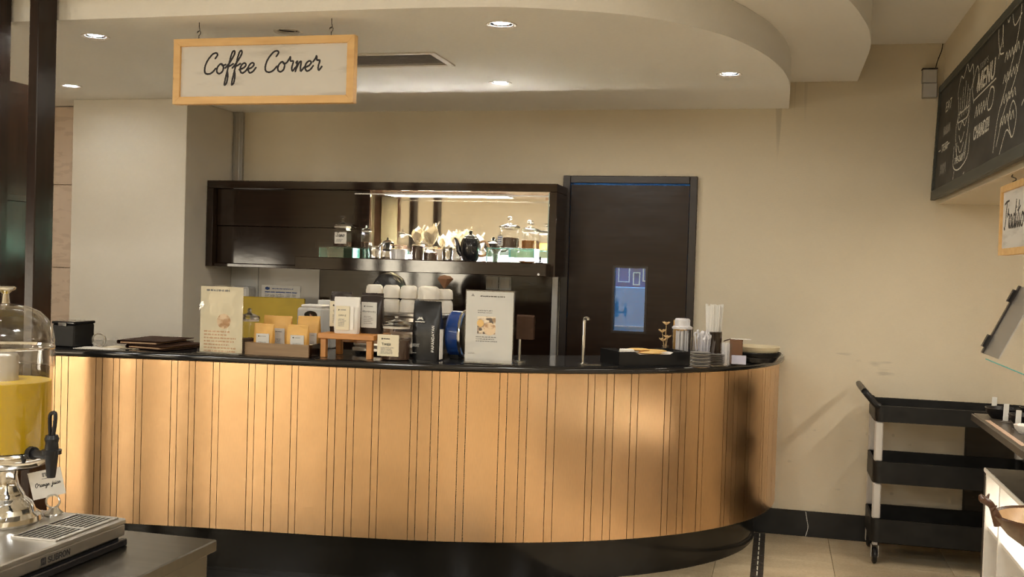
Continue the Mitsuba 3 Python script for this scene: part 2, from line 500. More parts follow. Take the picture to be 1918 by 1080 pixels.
def quad_down(x0, x1, y0, y1, z):
    return trimesh.Trimesh([(x0, y0, z), (x0, y1, z), (x1, y1, z), (x1, y0, z)], [(0, 1, 2), (0, 2, 3)], process=False)


# ------------------------------------------------------------------ the counter's outline in plan
CV = np.array([[-4.2, 4.267], [-4.081, 4.287], [-3.963, 4.306], [-3.845, 4.327], [-3.727, 4.348], [-3.608, 4.369], [-3.49, 4.39], [-3.372, 4.411], [-3.254, 4.432], [-3.136, 4.452],
               [-3.017, 4.472], [-2.899, 4.491], [-2.78, 4.509], [-2.661, 4.526], [-2.542, 4.541], [-2.423, 4.556], [-2.304, 4.57], [-2.185, 4.584], [-2.066, 4.598], [-1.947, 4.614],
               [-1.828, 4.632], [-1.71, 4.652], [-1.592, 4.675], [-1.475, 4.702], [-1.359, 4.733], [-1.245, 4.769], [-1.132, 4.811], [-1.022, 4.857], [-0.914, 4.91], [-0.809, 4.968],
               [-0.707, 5.031], [-0.609, 5.1], [-0.515, 5.175], [-0.426, 5.256], [-0.343, 5.343], [-0.267, 5.435], [-0.198, 5.533], [-0.137, 5.636], [-0.085, 5.745], [-0.043, 5.857],
               [-0.012, 5.973], [0.008, 6.091], [0.018, 6.211], [0.016, 6.336]])
CS = np.r_[0, np.cumsum(np.linalg.norm(np.diff(CV, axis=0), axis=1))]
SMAX = CS[-1]
from scipy.interpolate import CubicSpline
SPL = CubicSpline(CS, CV)


def curve(s):
    return SPL(np.clip(s, 0, SMAX))


def cnormal(s):
    d = SPL(np.clip(s, 0, SMAX), 1)
    n = np.stack([d[..., 1], -d[..., 0]], -1)
    return n / np.linalg.norm(n, axis=-1, keepdims=True)


def sweep(profile, s0, s1, step=0.03):
    """profile: closed polygon of (offset outwards, z), swept along the counter's outline, capped"""
    k = max(1, int(math.ceil((s1 - s0) / step)))
    s = np.linspace(s0, s1, k + 1)
    c, n = curve(s), cnormal(s)
    pr = np.array(profile, float)
    m = len(pr)
    v = np.concatenate([np.concatenate([c[:, None] + n[:, None] * pr[None, :, :1], np.broadcast_to(pr[None, :, 1:], (k + 1, m, 1))], -1)], 0).reshape(-1, 3)
    f = []
    for i in range(k):
        for j in range(m):
            q = (j + 1) % m
            f += [(i * m + j, (i + 1) * m + j, (i + 1) * m + q), (i * m + j, (i + 1) * m + q, i * m + q)]
    for j in range(1, m - 1):
        f += [(0, j, j + 1), (k * m, k * m + j + 1, k * m + j)]
    out = trimesh.Trimesh(v, np.array(f), process=False)
    if out.volume < 0:
        out.invert()
    return out


# ------------------------------------------------------------------ the room
YW = 6.338
Z1, Z2, Z3 = 2.482, 2.635, 2.842
XL, XR, YB = -8.2, 2.6, -4.6


def wall_y(y0, y1, x0, x1, z0, z1, holes):
    """a wall in the xz plane with rectangular holes"""
    g = sbox(x0, z0, x1, z1)
    for h in holes:
        g = g.difference(sbox(h[0], h[2], h[1], h[3]))
    m = extrude(g, y1 - y0)
    return frame(m, (0, y1, 0), (1, 0, 0), (0, 0, 1))


struct('floor', box(XL - .2, XR + .2, YB - .2, 9.2, -.06, -.006), 'mat_grout', smooth=False)
tiles_x = np.arange(.33 - .6 * 15, 2.7, .6)
tiles_y = np.arange(5.8 - .6 * 18, 6.3, .6)
for X in tiles_x:
    for Y in tiles_y:
        x0, x1, y0, y1 = max(X, XL), min(X + .6, XR), max(Y, YB), min(Y + .6, YW)
        if x1 - x0 < .05 or y1 - y0 < .05:
            continue
        g = .0012
        part('floor', 'stone_tile', box(x0 + g, x1 - g, y0 + g, y1 - g, -.02, 0.0, .0015), 'mat_black_tile' if X < -.9 and 3.3 < Y < 4.9 else 'mat_floor', smooth=False)
# back wall with the service door opening
DX0, DX1, DZ = -1.292, -.481, 2.081
struct('wall_back', wall_y(YW, YW + .14, XL, XR, 0, Z3 + .2, [(DX0 + .03, DX1 - .03, -1, DZ - .03)]), 'mat_wall', smooth=False)
struct('wall_front', box(XL, XR, YB - .1, YB, 0, Z3 + .2), 'mat_wall', smooth=False)
struct('wall_left', box(XL - .1, XL, YB, YW, 0, Z3 + .2), 'mat_dark_wood', smooth=False)
struct('wall_right', box(XR, XR + .1, YB, YW, 0, Z3 + .2), 'mat_wall', smooth=False)
struct('ceiling', box(XL, XR, YB, YW + .1, Z3, Z3 + .1), 'mat_ceiling', smooth=False)
# cream column at the counter's far end and the marble-clad wall beside it
single('column', box(-4.335, -3.532, 5.752, YW - .001, 0, Z1 - .001, .003), 'mat_column', 'broad cream painted column behind the left end of the counter', 'column', smooth=False)
mw = thing('marble_cladding', 'pink-beige marble cladding between the dark posts and the cream column', 'wall cladding')
part(mw, 'backing', box(-8.19, -4.345, 6.02, YW - .001, 0, Z1 - .001), 'mat_grout', smooth=False)
zs = [0.0, .33, .875, 1.42, 1.965, 2.478]
for i in range(5):
    for x0, x1 in ((-8.18, -7.004), (-7.0, -6.204), (-6.2, -5.584), (-5.58, -4.98), (-4.976, -4.35)):
        part(mw, 'slab', box(x0, x1, 6.0, 6.03, zs[i] + .002, zs[i + 1] - .002, .002), 'mat_marble', smooth=False)
# stepped soffits
SOFF = [(-8.19, 3.79), (-2.5, 3.785), (-1.75, 3.775), (-1.21, 3.785), (-.917, 3.835), (-.541, 4.015), (-.259, 4.35), (-.110, 4.713), (-.030, 5.04), (.012, 5.35), (.027, 5.65), (.027, YW)]
so1 = np.vstack([[SOFF[0]], smooth_line(SOFF[1:-1], 6), [SOFF[-1]]])
DOWN = [(-2.973, 4.087), (-4.0, 5.285), (-1.107, 4.079), (-1.456, 5.375), (-.265, 5.23)]
OFFL = (-2.05, 4.106)
VENT = (-2.62, -1.57, 4.585, 4.865)
p1 = Polygon(list(map(tuple, so1)) + [(-8.19, YW)])
for x, y in DOWN + [OFFL]:
    p1 = p1.difference(Point(x, y).buffer(.050, quad_segs=10))
p1 = p1.difference(sbox(VENT[0], VENT[2], VENT[1], VENT[3]))
struct('ceiling_soffit', extrude(p1, Z2 - Z1 - .001, Z1), 'mat_ceiling', smooth=20)
SO2 = [(-8.19, 2.95), (-2.0, 2.95), (-1.2, 3.02), (-.65, 3.22), (-.2, 3.62), (.09, 4.08), (.238, 4.475), (.330, 4.86), (.372, 5.12), (.397, 5.43), (.400, 5.9), (.400, YW)]
so2 = np.vstack([[SO2[0]], smooth_line(SO2[1:-1], 6), [SO2[-1]]])
struct('ceiling_step', extrude(Polygon(list(map(tuple, so2)) + [(-8.19, YW)]), Z3 - Z2 + .01, Z2), 'mat_ceiling', smooth=20)
# bulkhead over the buffet on the right
struct('wall_bulkhead', box(.862, XR, -.6, YW, 1.938, Z3 + .1, .003), 'mat_wall', smooth=False)
# black stone skirting
struct('baseboard_back', box(DX1 + .02, 1.9, YW - .014, YW, 0, .148, .003), 'mat_base_stone', smooth=False)
part('baseboard_back', 'white_vein', FX(ink([[(0, 0), (.012, .05), (.006, .09), (-.004, .142)]], .004, .0006), .205, YW - .0142, .003), 'mat_vein', label='thin white vein in the black stone')
struct('baseboard_left', box(XL, XL + .014, YB, YW, 0, .148, .003), 'mat_base_stone', smooth=False)
# mosaic border in the floor
k = 0
for y in np.arange(4.70, 6.30, .0505):
    part('floor', 'mosaic_tile', box(-.086, -.022, y, y + .047, -.01, .0022, .001), 'mat_mosaic', smooth=False)
    if k % 2 == 0:
        part('floor', 'mosaic_inlay', box(-.056, -.050, y + .004, y + .075, -.01, .0030, .0005), 'mat_mosaic_light', smooth=False)
    k += 1
# metal trunking in the corners
struct('trim_1', box(-3.528, -3.460, YW - .03, YW, 1.99, Z1, .003), 'mat_grey_metal', smooth=False)
part('trim_1', 'ridge', box(-3.508, -3.480, YW - .036, YW - .028, 1.99, Z1, .002), 'mat_steel', smooth=False)
struct('trim_2', box(-1.340, -1.302, YW - .045, YW, 0, 1.955, .003), 'mat_grey_metal', smooth=False)

# ------------------------------------------------------------------ recessed downlights
names = ['lit recessed downlight nearest the dark posts at the soffit front', 'lit recessed downlight above the marble cladding at far left', 'lit recessed downlight at the front edge of the soffit, right of the sign',
         'lit recessed downlight at the rear of the soffit, above the display cabinet', 'lit recessed downlight near the curved right end of the soffit']
for (x, y), lb in zip(DOWN, names):
    t = thing('downlight', lb, 'ceiling light', None)
    part(t, 'trim_ring', lathe([(.047, .02), (.046, .001), (.060, -.003), (.062, -.001), (.062, .0005)], 40, (x, y, Z1)), 'mat_trim')
    part(t, 'reflector', lathe([(.0365, .008), (.046, .002), (.0485, .002), (.0485, .06), (.0, .06)], 40, (x, y, Z1)), 'mat_chrome')
    lens = fix(m3.Manifold.sphere(1, 40).scale((.036, .036, .010)).translate((x, y, Z1 + .0085)))
    part(t, 'lamp', lens, 'mat_led_face', **lamp(L_DOWN))
t = thing('downlight', 'unlit tilted recessed downlight behind the coffee corner sign', 'ceiling light')
part(t, 'trim_ring', lathe([(.047, .02), (.046, .001), (.060, -.003), (.062, -.001), (.062, .0005)], 40, (*OFFL, Z1)), 'mat_trim')
part(t, 'reflector', lathe([(.040, .012), (.046, .010), (.0485, .010), (.0485, .06), (.0, .06)], 40, (*OFFL, Z1)), 'mat_dark_slot')
part(t, 'lamp', moved(trimesh.creation.cylinder(.033, .01, sections=28), OFFL[0], OFFL[1], Z1 + .018, ry=.35), 'mat_trim')
# air vent
v = thing('air_vent', 'long slatted air vent in the soffit behind the sign', 'air vent')
x0, x1, y0, y1 = VENT
part(v, 'frame', cat(box(x0 - .02, x1 + .02, y0 - .02, y0 + .012, Z1 - .006, Z1 + .001, .002), box(x0 - .02, x1 + .02, y1 - .012, y1 + .02, Z1 - .006, Z1 + .001, .002),
                     box(x0 - .02, x0 + .012, y0 - .02, y1 + .02, Z1 - .006, Z1 + .001, .002), box(x1 - .012, x1 + .02, y0 - .02, y1 + .02, Z1 - .006, Z1 + .001, .002)), 'mat_trim', smooth=False)
part(v, 'duct', box(x0 + .001, x1 - .001, y0 + .001, y1 - .001, Z1 + .04, Z1 + .05), 'mat_dark_slot', smooth=False)
for i in range(9):
    yy = y0 + .026 + i * (y1 - y0 - .05) / 8
    m = moved(box(x0 + .012, x1 - .012, -.011, .011, -.001, .001), 0, yy, Z1 + .006, rx=.5)
    part(v, 'slat', m, 'mat_grey_metal', smooth=False)

# dining-room ceiling lights behind the camera
gr = 'square ceiling lights of the dining room behind the camera'
for X in (-4.0, -1.7, .5):
    for Y in (-3.0, -.9, 1.2):
        t = thing('ceiling_light', 'square flush ceiling light of the dining room behind the camera', 'ceiling light', gr)
        part(t, 'frame', cat(box(X - .33, X + .33, Y - .33, Y - .29, Z3 - .03, Z3), box(X - .33, X + .33, Y + .29, Y + .33, Z3 - .03, Z3), box(X - .33, X - .29, Y - .29, Y + .29, Z3 - .03, Z3), box(X + .29, X + .33, Y - .29, Y + .29, Z3 - .03, Z3)), 'mat_trim', smooth=False)
        part(t, 'diffuser', quad_down(X - .29, X + .29, Y - .29, Y + .29, Z3 - .02), 'mat_led_face', smooth=False, **lamp(L_ROOM))
# bright windows at the far left of the dining room
def window(name, axis, at_, a, b, z0, z1, rad, f=.06):
    """a framed window of two panes on the wall plane at_, opening from a to b"""
    def bar(u0, u1, w0, w1, d=.06):
        return box(u0, u1, at_, at_ + d, w0, w1) if axis == 'y' else box(at_, at_ + d, u0, u1, w0, w1)
    m_ = (a + b) / 2
    k = struct(name, cat(bar(a, b, z0, z0 + f), bar(a, b, z1 - f, z1), bar(a, a + f, z0 + f + .0001, z1 - f - .0001), bar(b - f, b, z0 + f + .0001, z1 - f - .0001), bar(m_ - .02, m_ + .02, z0 + f + .0001, z1 - f - .0001, .05)), 'mat_dark_frame', smooth=False)
    for (c, d) in ((a + f + .001, m_ - .021), (m_ + .021, b - f - .001)):
        v = [(c, at_ + .02, z0 + f + .001), (d, at_ + .02, z0 + f + .001), (d, at_ + .02, z1 - f - .001), (c, at_ + .02, z1 - f - .001)]
        if axis == 'x':
            v = [(q[1], q[0], q[2]) for q in v]
        part(k, 'pane', trimesh.Trimesh(v, [(0, 2, 1), (0, 3, 2)] if axis == 'y' else [(0, 1, 2), (0, 2, 3)], process=False), 'mat_white', smooth=False, **lamp(rad))


window('window_1', 'y', YB, -6.75, -5.05, .90, 1.80, L_WIN)
window('window_2', 'x', XL, -4.1, -1.9, .30, 1.58, L_WIN2)

# ------------------------------------------------------------------ counter
ct = thing('counter', 'curved bar counter clad in vertical copper panels on a black plinth', 'counter')
part(ct, 'plinth', sweep([(-.50, 0), (-.105, 0), (-.105, .222), (-.50, .222)], .02, SMAX - .012), 'mat_plinth', smooth=25, label='recessed glossy black plinth')
part(ct, 'carcass', sweep([(-.50, .2225), (-.008, .2225), (-.008, 1.015), (-.50, 1.015)], .02, SMAX - .012), 'mat_dark_slot', smooth=25)
J = [0.822, 0.854, 0.888, 1.027, 1.059, 1.114, 1.145, 1.229, 1.261, 1.405, 1.436, 1.494, 1.524, 1.613, 1.645, 1.791, 1.823, 1.882, 1.917, 2.004, 2.036, 2.186, 2.221, 2.276, 2.311, 2.398, 2.431, 2.581, 2.615, 2.677, 2.713, 2.804, 2.84, 2.995, 3.031,
     3.092, 3.128, 3.223, 3.262, 3.42, 3.454, 3.515, 3.554, 3.644, 3.682, 3.834, 3.869, 3.927, 3.964, 4.051, 4.085, 4.23, 4.26, 4.31, 4.348, 4.437, 4.470, 4.615, 4.648, 4.705, 4.738, 4.825, 4.858, 5.00, 5.03, 5.09, SMAX - .012]
pre, s, pat, i = [], J[0], [.089, .033, .058, .033, .148, .033], 0
while s > .1:
    s -= pat[i % 6]
    pre.append(s)
    i += 1
J = pre[::-1] + J
for i in range(len(J) - 1):
    g = .0014
    tone = rng.integers(0, 4)
    off = .0035 + .0012 * rng.random()
    part(ct, 'copper_panel', sweep([(-.007, .216), (off - .001, .216), (off, .217), (off, 1.0165), (-.007, 1.0165)], J[i] + g, J[i + 1] - g, .03), f'mat_copper_{tone}', smooth=25)
single('countertop', sweep([(-.56, 1.0175), (.012, 1.0175), (.026, 1.022), (.031, 1.030), (.031, 1.042), (.026, 1.051), (.014, 1.055), (-.56, 1.055)], .005, SMAX - .004, .025), 'mat_granite',
       'polished black stone worktop on the copper counter', 'countertop', smooth=35)
ZT = 1.0555

# ------------------------------------------------------------------ coffee corner sign
sg = thing('hanging_sign', 'pine-framed white sign reading Coffee Corner hung from the soffit', 'sign')
sx0, sx1, sz0, sz1, sy = -2.450, -1.650, 2.145, 2.412, 3.895
fw = .030


def picture_frame(t, x0, x1, z0, z1, y, fw, d, mat):
    def piece(pts):
        return frame(extrude(Polygon(pts), d), (0, y + d / 2, 0), (1, 0, 0), (0, 0, 1))
    g = .0006
    part(t, 'frame_rail', piece([(x0, z1), (x1, z1), (x1 - fw - g, z1 - fw), (x0 + fw + g, z1 - fw)]), mat, smooth=False)
    part(t, 'frame_rail', piece([(x0, z0), (x0 + fw + g, z0 + fw), (x1 - fw - g, z0 + fw), (x1, z0)]), mat, smooth=False)
    part(t, 'frame_stile', piece([(x0, z0 + g), (x0, z1 - g), (x0 + fw, z1 - fw - g), (x0 + fw, z0 + fw + g)]), mat, smooth=False)
    part(t, 'frame_stile', piece([(x1, z0 + g), (x1 - fw, z0 + fw + g), (x1 - fw, z1 - fw - g), (x1, z1 - g)]), mat, smooth=False)


picture_frame(sg, sx0, sx1, sz0, sz1, sy, fw, .035, 'mat_pine')
part(sg, 'board', box(sx0 + fw - .004, sx1 - fw + .004, sy - .006, sy + .008, sz0 + fw - .004, sz1 - fw + .004), 'mat_sign_board', smooth=False)
m, w = script('Coffee Corner', .0405, .17)
part(sg, 'lettering', frame(m, (-2.318, sy - .0062, 2.268), (1, 0, .012), (0, 0, 1)), 'mat_ink', smooth=False, label='black cursive lettering')
for X in (-2.345, -1.757):
    part(sg, 'hook', cat(tube([(X, sy, sz1 - .004), (X, sy, sz1 + .016), (X + .006, sy, sz1 + .022), (X + .008, sy, sz1 + .030), (X + .002, sy, sz1 + .036), (X - .007, sy, sz1 + .033), (X - .008, sy, sz1 + .026)], .0016, 8),
                         tube([(X - .004, sy, sz1 + .030), (X + .004, sy, sz1 + .038), (X + .001, sy, sz1 + .048), (X, sy, Z1 + .004)], .0016, 8)), 'mat_wire')

# ------------------------------------------------------------------ wall cabinet with mirrored display
cb = thing('wall_cabinet', 'long dark lacquered wall cabinet with a lit mirrored display niche', 'cabinet')
CX0, CX1, CZ0, CZ1, CY = -3.530, -1.262, 1.462, 2.004, 6.0
part(cb, 'top_board', box(CX0, CX1, CY, YW - .001, CZ1 - .048, CZ1, .002), 'mat_dark_wood', smooth=False)
part(cb, 'side_board', box(CX0, CX0 + .045, CY, YW - .001, CZ0, CZ1 - .0485, .002), 'mat_dark_wood', smooth=False)
part(cb, 'side_board', box(CX1 - .045, CX1, CY, YW - .001, CZ0, CZ1 - .0485, .002), 'mat_dark_wood', smooth=False)
part(cb, 'bottom_board', box(CX0 + .046, -2.76, CY + .02, YW - .001, CZ0, CZ0 + .02, .002), 'mat_dark_wood', smooth=False)
part(cb, 'sliding_panel', box(CX0 + .047, -2.535, CY + .050, CY + .066, 1.722, CZ1 - .049, .002), 'mat_dark_wood', smooth=False)
part(cb, 'sliding_panel', box(CX0 + .047, -2.440, CY + .058, CY + .074, CZ0 + .021, 1.720, .002), 'mat_dark_wood', smooth=False)
part(cb, 'divider', box(-2.534, -2.436, CY + .030, CY + .050, 1.722, CZ1 - .049, .002), 'mat_dark_wood', smooth=False)
part(cb, 'divider', box(-3.016, -3.000, CY + .079, YW - .001, 1.541, CZ1 - .049, .001), 'mat_dark_wood', smooth=False)
part(cb, 'mirror', box(-2.999, -1.310, YW - .034, YW - .028, 1.541, CZ1 - .050), 'mat_mirror', smooth=False, label='mirror lining the back of the niche')
part(cb, 'shelf', box(-2.862, CX1 - .03, 5.895, YW - .035, CZ0 + .001, 1.538, .003), 'mat_dark_wood', smooth=False, label='thick lower shelf with a glossy front edge')
part(cb, 'side_lining', box(-1.3145, -1.3095, CY + .01, YW - .036, 1.541, CZ1 - .052), 'mat_pale_lining', smooth=False, label='pale blue-green lining of the niche end')
for a, b in ((-2.99, -2.605), (-2.555, -2.443)):
    part(cb, 'inner_lining', box(a, b, CY + .0745, CY + .0785, 1.542, CZ1 - .052), 'mat_beige_lining', smooth=False)
part(cb, 'glass_track', box(-2.53, -1.311, CY + .012, CY + .020, CZ1 - .075, CZ1 - .068), 'mat_grey_metal', smooth=False)
part(cb, 'corner_bracket', box(-1.332, -1.314, CY + .004, CY + .024, 1.908, 1.925, .002), 'mat_tan', smooth=False)
part(cb, 'screw_cap', moved(trimesh.creation.cylinder(.007, .006, sections=16), -1.335, 5.893, 1.475, rx=math.pi / 2), 'mat_white')
tl = thing('tube_light', 'white light tube lying along the back of the display shelf', 'light')
part(tl, 'tube', tube([(-2.415, 6.262, 1.558), (-1.33, 6.262, 1.558)], .014, 14), 'mat_led_face', **lamp(L_TUBE))
part(tl, 'end_cap', box(-2.430, -2.414, 6.242, 6.282, 1.5385, 1.578, .002), 'mat_white', smooth=False)
part(tl, 'end_cap', box(-1.331, -1.316, 6.242, 6.282, 1.5385, 1.578, .002), 'mat_white', smooth=False)
wl = thing('strip_light', 'warm light strip under the top board of the display niche', 'light')
part(wl, 'housing', box(-2.42, -1.62, 6.20, 6.29, CZ1 - .062, CZ1 - .0485, .002), 'mat_white', smooth=False)
part(wl, 'diffuser', quad_down(-2.41, -1.63, 6.205, 6.285, CZ1 - .0625), 'mat_led_face', smooth=False, **lamp(L_WARM))

# glossy splash-back and back counter beneath the cabinet
part('wall_back', 'splash_panel', box(-2.888, -1.345, YW - .016, YW - .001, .90, 1.461, .002), 'mat_dark_wood', smooth=False)
part('wall_back', 'steel_panel', box(-3.529, -3.33, YW - .012, YW - .001, .90, 1.4605, .001), 'mat_greypaper', smooth=False)
part('wall_back', 'steel_panel', box(-3.327, -2.891, YW - .012, YW - .001, .90, 1.4605, .001), 'mat_satin', smooth=False)
bk = thing('back_counter', 'dark service counter along the back wall below the cabinet', 'counter')
part(bk, 'body', box(-3.525, -1.36, 5.88, YW - .018, 0, .858, .003), 'mat_dark_wood', smooth=False)
part(bk, 'worktop', box(-3.528, -1.35, 5.85, YW - .018, .859, .899, .004), 'mat_granite', smooth=False)
for i, X in enumerate((-1.764, -1.681)):
    sw = thing('light_switch', ['double rocker switch plate, left of the pair on the dark splash-back', 'single rocker switch plate, right of the pair on the dark splash-back'][i], 'switch')
    part(sw, 'plate', box(X, X + .079, YW - .024, YW - .0165, 1.368, 1.450, .002), 'mat_greypaper', smooth=False)
    for a, b in (((.012, .039), (.041, .067)) if i == 0 else ((.010, .069),)):
        part(sw, 'rocker', box(X + a, X + b, YW - .028, YW - .0245, 1.378, 1.432, .0015), 'mat_trim', smooth=False)

# ------------------------------------------------------------------ service door
struct('door_1', cat(box(DX0, DX0 + .045, YW - .03, YW + .10, 0, DZ, .003), box(DX1 - .045, DX1, YW - .03, YW + .10, 0, DZ, .003), box(DX0 + .046, DX1 - .046, YW - .03, YW + .10, DZ - .045, DZ, .003)), 'mat_dark_frame', smooth=False)
wx0, wx1, wz0, wz1 = -.960, -.772, 1.146, 1.528
part('door_1', 'leaf', wall_y(YW - .012, YW + .028, DX0 + .048, DX1 - .048, .006, DZ - .054, [(wx0, wx1, wz0, wz1)]), 'mat_door', smooth=False, label='glossy dark-stained leaf')
part('door_1', 'window_frame', wall_y(YW - .017, YW + .033, wx0 - .012, wx1 + .012, wz0 - .012, wz1 + .012, [(wx0 + .001, wx1 - .001, wz0 + .001, wz1 - .001)]), 'mat_dark_frame', smooth=False)
part('door_1', 'pane', box(wx0 - .002, wx1 + .002, YW + .006, YW + .010, wz0 - .002, wz1 + .002), 'mat_glass', smooth=False)
# kitchen behind it
struct('wall_kitchen', cat(box(-2.6, 1.0, 8.7, 8.8, 0, 2.9), box(-2.7, -2.6, YW + .15, 8.8, 0, 2.9), box(1.0, 1.1, YW + .15, 8.8, 0, 2.9)), 'mat_kitchen_blue', smooth=False)
struct('ceiling_kitchen', box(-2.7, 1.1, YW + .15, 8.8, 2.9, 3.0), 'mat_white', smooth=False)
kl = thing('kitchen_light', 'cold ceiling light in the kitchen behind the service door', 'ceiling light')
part(kl, 'frame', box(-1.7, -.4, 7.2, 7.8, 2.87, 2.899), 'mat_white', smooth=False)
part(kl, 'diffuser', quad_down(-1.68, -.42, 7.22, 7.78, 2.868), 'mat_led_face', smooth=False, **lamp(L_KIT))
kc = thing('kitchen_cupboard', 'pale blue kitchen cupboard seen through the door window', 'cupboard')
part(kc, 'body', box(-1.75, -.75, 7.95, 8.5, 0, 1.385, .004), 'mat_kitchen_blue', smooth=False)
part(kc, 'handle', box(-1.205, -1.190, 7.925, 7.949, 1.26, 1.31, .003), 'mat_white', smooth=False)
part(kc, 'edge_strip', box(-1.25, -.95, 7.944, 7.949, 1.085, 1.092), 'mat_white', smooth=False)
kr = thing('kitchen_rack', 'dark kitchen rack with cream frames standing on the blue cupboard', 'rack')
part(kr, 'case', box(-1.22, -.93, 8.10, 8.40, 1.3855, 1.62, .004), 'mat_blue_ink', smooth=False)
for (a, b, c, d) in ((-1.20, -1.11, 1.42, 1.57), (-1.085, -1.03, 1.40, 1.50), (-1.01, -.945, 1.43, 1.57), (-1.085, -1.035, 1.53, 1.59)):
    part(kr, 'cream_frame', cat(box(a, b, 8.085, 8.099, c, c + .008), box(a, b, 8.085, 8.099, d - .008, d), box(a, a + .008, 8.085, 8.099, c, d), box(b - .008, b, 8.085, 8.099, c, d)), 'mat_cream_paper' if a > -1.1 else 'mat_greypaper', smooth=False)

# ------------------------------------------------------------------ dark posts at left and the panel between them
for X, lb in ((-2.928, 'dark polished wooden post right of the other, behind the juice dispenser'), (-3.150, 'dark polished wooden post cut by the left edge of the photo')):
    single('screen_post', box(X - .044, X, 3.660, 3.773, 0, Z3, .003), 'mat_post', lb, 'post', smooth=False)
sp = thing('dark_screen', 'black glossy sheet standing behind and between the dark posts', 'screen')
part(sp, 'sheet', box(-3.31, -3.29, 3.80, 4.17, 0, 2.265, .002), 'mat_post', smooth=False)
part(sp, 'rail', box(-3.2895, -3.27, 3.80, 4.17, 1.23, 1.26, .002), 'mat_post', smooth=False)
part(sp, 'rail', box(-3.2895, -3.27, 3.80, 4.17, 1.74, 1.77, .002), 'mat_post', smooth=False)
#@@OBJECTS
# ------------------------------------------------------------------ builders for the small things
def blob(profile_rings, n=28):
    """loft of closed rings (list of (n,3) arrays), capped"""
    k = len(profile_rings)
    v = np.vstack(profile_rings + [profile_rings[0].mean(0, keepdims=True), profile_rings[-1].mean(0, keepdims=True)])
    f = []
    for i in range(k - 1):
        for j in range(n):
            q = (j + 1) % n
            f += [(i * n + j, i * n + q, (i + 1) * n + q), (i * n + j, (i + 1) * n + q, (i + 1) * n + j)]
    for j in range(n):
        q = (j + 1) % n
        f += [(k * n, q, j), (k * n + 1, (k - 1) * n + j, (k - 1) * n + q)]
    m = trimesh.Trimesh(v, np.array(f), process=False)
    if m.volume < 0:
        m.invert()
    return m


def pouch(w, d, h, seed=0, top=.10, crease=.004, lean=0.0, flare=0.0, n=36):
    """a filled bag standing on its base, flattening towards a sealed top; centre of the base at the origin, front towards -y"""
    a = np.arange(n) * 2 * np.pi / n
    rings = []
    for t in np.linspace(0, 1, 17):
        dd = d * (.86 + .14 * math.sin(min(t, .35) / .35 * math.pi / 2)) * (1 - max(0, (t - .45) / .55) ** 1.4 * (1 - .05 * 1)) if t < 1 else .004
        dd = max(dd, .0045)
        ww = w * (.95 + .05 * math.sin(min(t, .3) / .3 * math.pi / 2)) * (1 + flare * max(0, t - .5))
        e = .45 if t < .75 else .35
        c, s = np.cos(a), np.sin(a)
        x = np.sign(c) * np.abs(c) ** e * ww / 2
        y = np.sign(s) * np.abs(s) ** e * dd / 2
        p = np.stack([x, y + lean * t * t, np.full(n, t * h)], 1)
        q = meshkit.noise(p * 22 + seed * 7.3, seed) - .5
        p[:, 1] += q * crease * 2 * (0.2 + t)
        p[:, 2] += (meshkit.noise(p[:, :1] * [[25, 0, 0]] + seed, seed + 3) - .5) * .006 * t * (t > .9)
        rings.append(p)
    return blob(rings, n)


def wavy_sheet(w, h, amp, seed, nx=14, ny=20, thick=.0012):
    x, z = np.meshgrid(np.linspace(-w / 2, w / 2, nx), np.linspace(0, h, ny))
    y = (meshkit.fbm(np.stack([x * 14, z * 30, 0 * x + seed], -1), 3, seed) - .5) * 2 * amp
    v = np.stack([x, y, z], -1).reshape(-1, 3)
    f = []
    for i in range(ny - 1):
        for j in range(nx - 1):
            q = i * nx + j
            f += [(q, q + 1, q + nx + 1), (q, q + nx + 1, q + nx)]
    return trimesh.Trimesh(v, np.array(f), process=False)


def beans(r, h, at, n=36, seed=0):
    """a heap of beans filling a jar: lumpy cylinder"""
    prof = [(0, 0), (r, 0)] + [(r, h * t) for t in np.linspace(.12, 1, 8)] + [(r * .8, h * 1.02), (r * .55, h * 1.03), (r * .3, h * 1.03), (0, h * 1.03)]
    m = lathe(prof, n)
    nn = meshkit.noise(m.vertices * 150 + seed, seed) - .5
    d = m.vertices.copy()
    d[:, 2] = np.where(d[:, 2] > h * .9, 1, 0)
    m.vertices[:, 2] += nn * .008 * d[:, 2]
    m.vertices[:, :2] *= (1 - .03 * (nn[:, None] + .5))
    m.apply_translation(at)
    return m


def jar(name, label, x, y, z, r, h, fill=None, fill_mat='mat_coffee', lid_h=.30, group=None, facets=28, seed=0, ring='mat_trim', catg='jar'):
    """glass jar with a ball-knobbed glass lid; h is the whole height"""
    t = thing(name, label, catg, group)
    hb = h * (1 - lid_h)
    part(t, 'glass_body', lathe([(0, 0), (r * .93, 0), (r, hb * .05), (r, hb * .82), (r * .90, hb * .92), (r * .88, hb)], facets, (x, y, z)), 'mat_glass')
    part(t, 'seal_ring', lathe([(r * .86, hb), (r * .94, hb), (r * .94, hb + h * .05), (r * .86, hb + h * .05), (r * .86, hb)], facets, (x, y, z)), ring)
    lid = part(t, 'glass_lid', lathe([(0, hb + h * .051), (r * 1.02, hb + h * .051), (r * 1.03, hb + h * .095), (r * .70, hb + h * .145), (r * .30, hb + h * .175), (r * .18, hb + h * .20)], facets, (x, y, z)), 'mat_lid_glass')
    kr = h * lid_h * .17
    part(t, 'knob', moved(trimesh.creation.icosphere(2, kr), x, y, z + h - kr), 'mat_lid_glass')
    part(t, 'knob_neck', lathe([(0, hb + h * .175), (r * .19, hb + h * .18), (r * .12, h - kr * 1.8), (0, h - kr * 1.7)], 16, (x, y, z)), 'mat_glass')
    if fill:
        part(t, 'contents', beans(r * .95, hb * fill, (x, y, z + .003), seed=seed), fill_mat, smooth=50)
    return t, hb


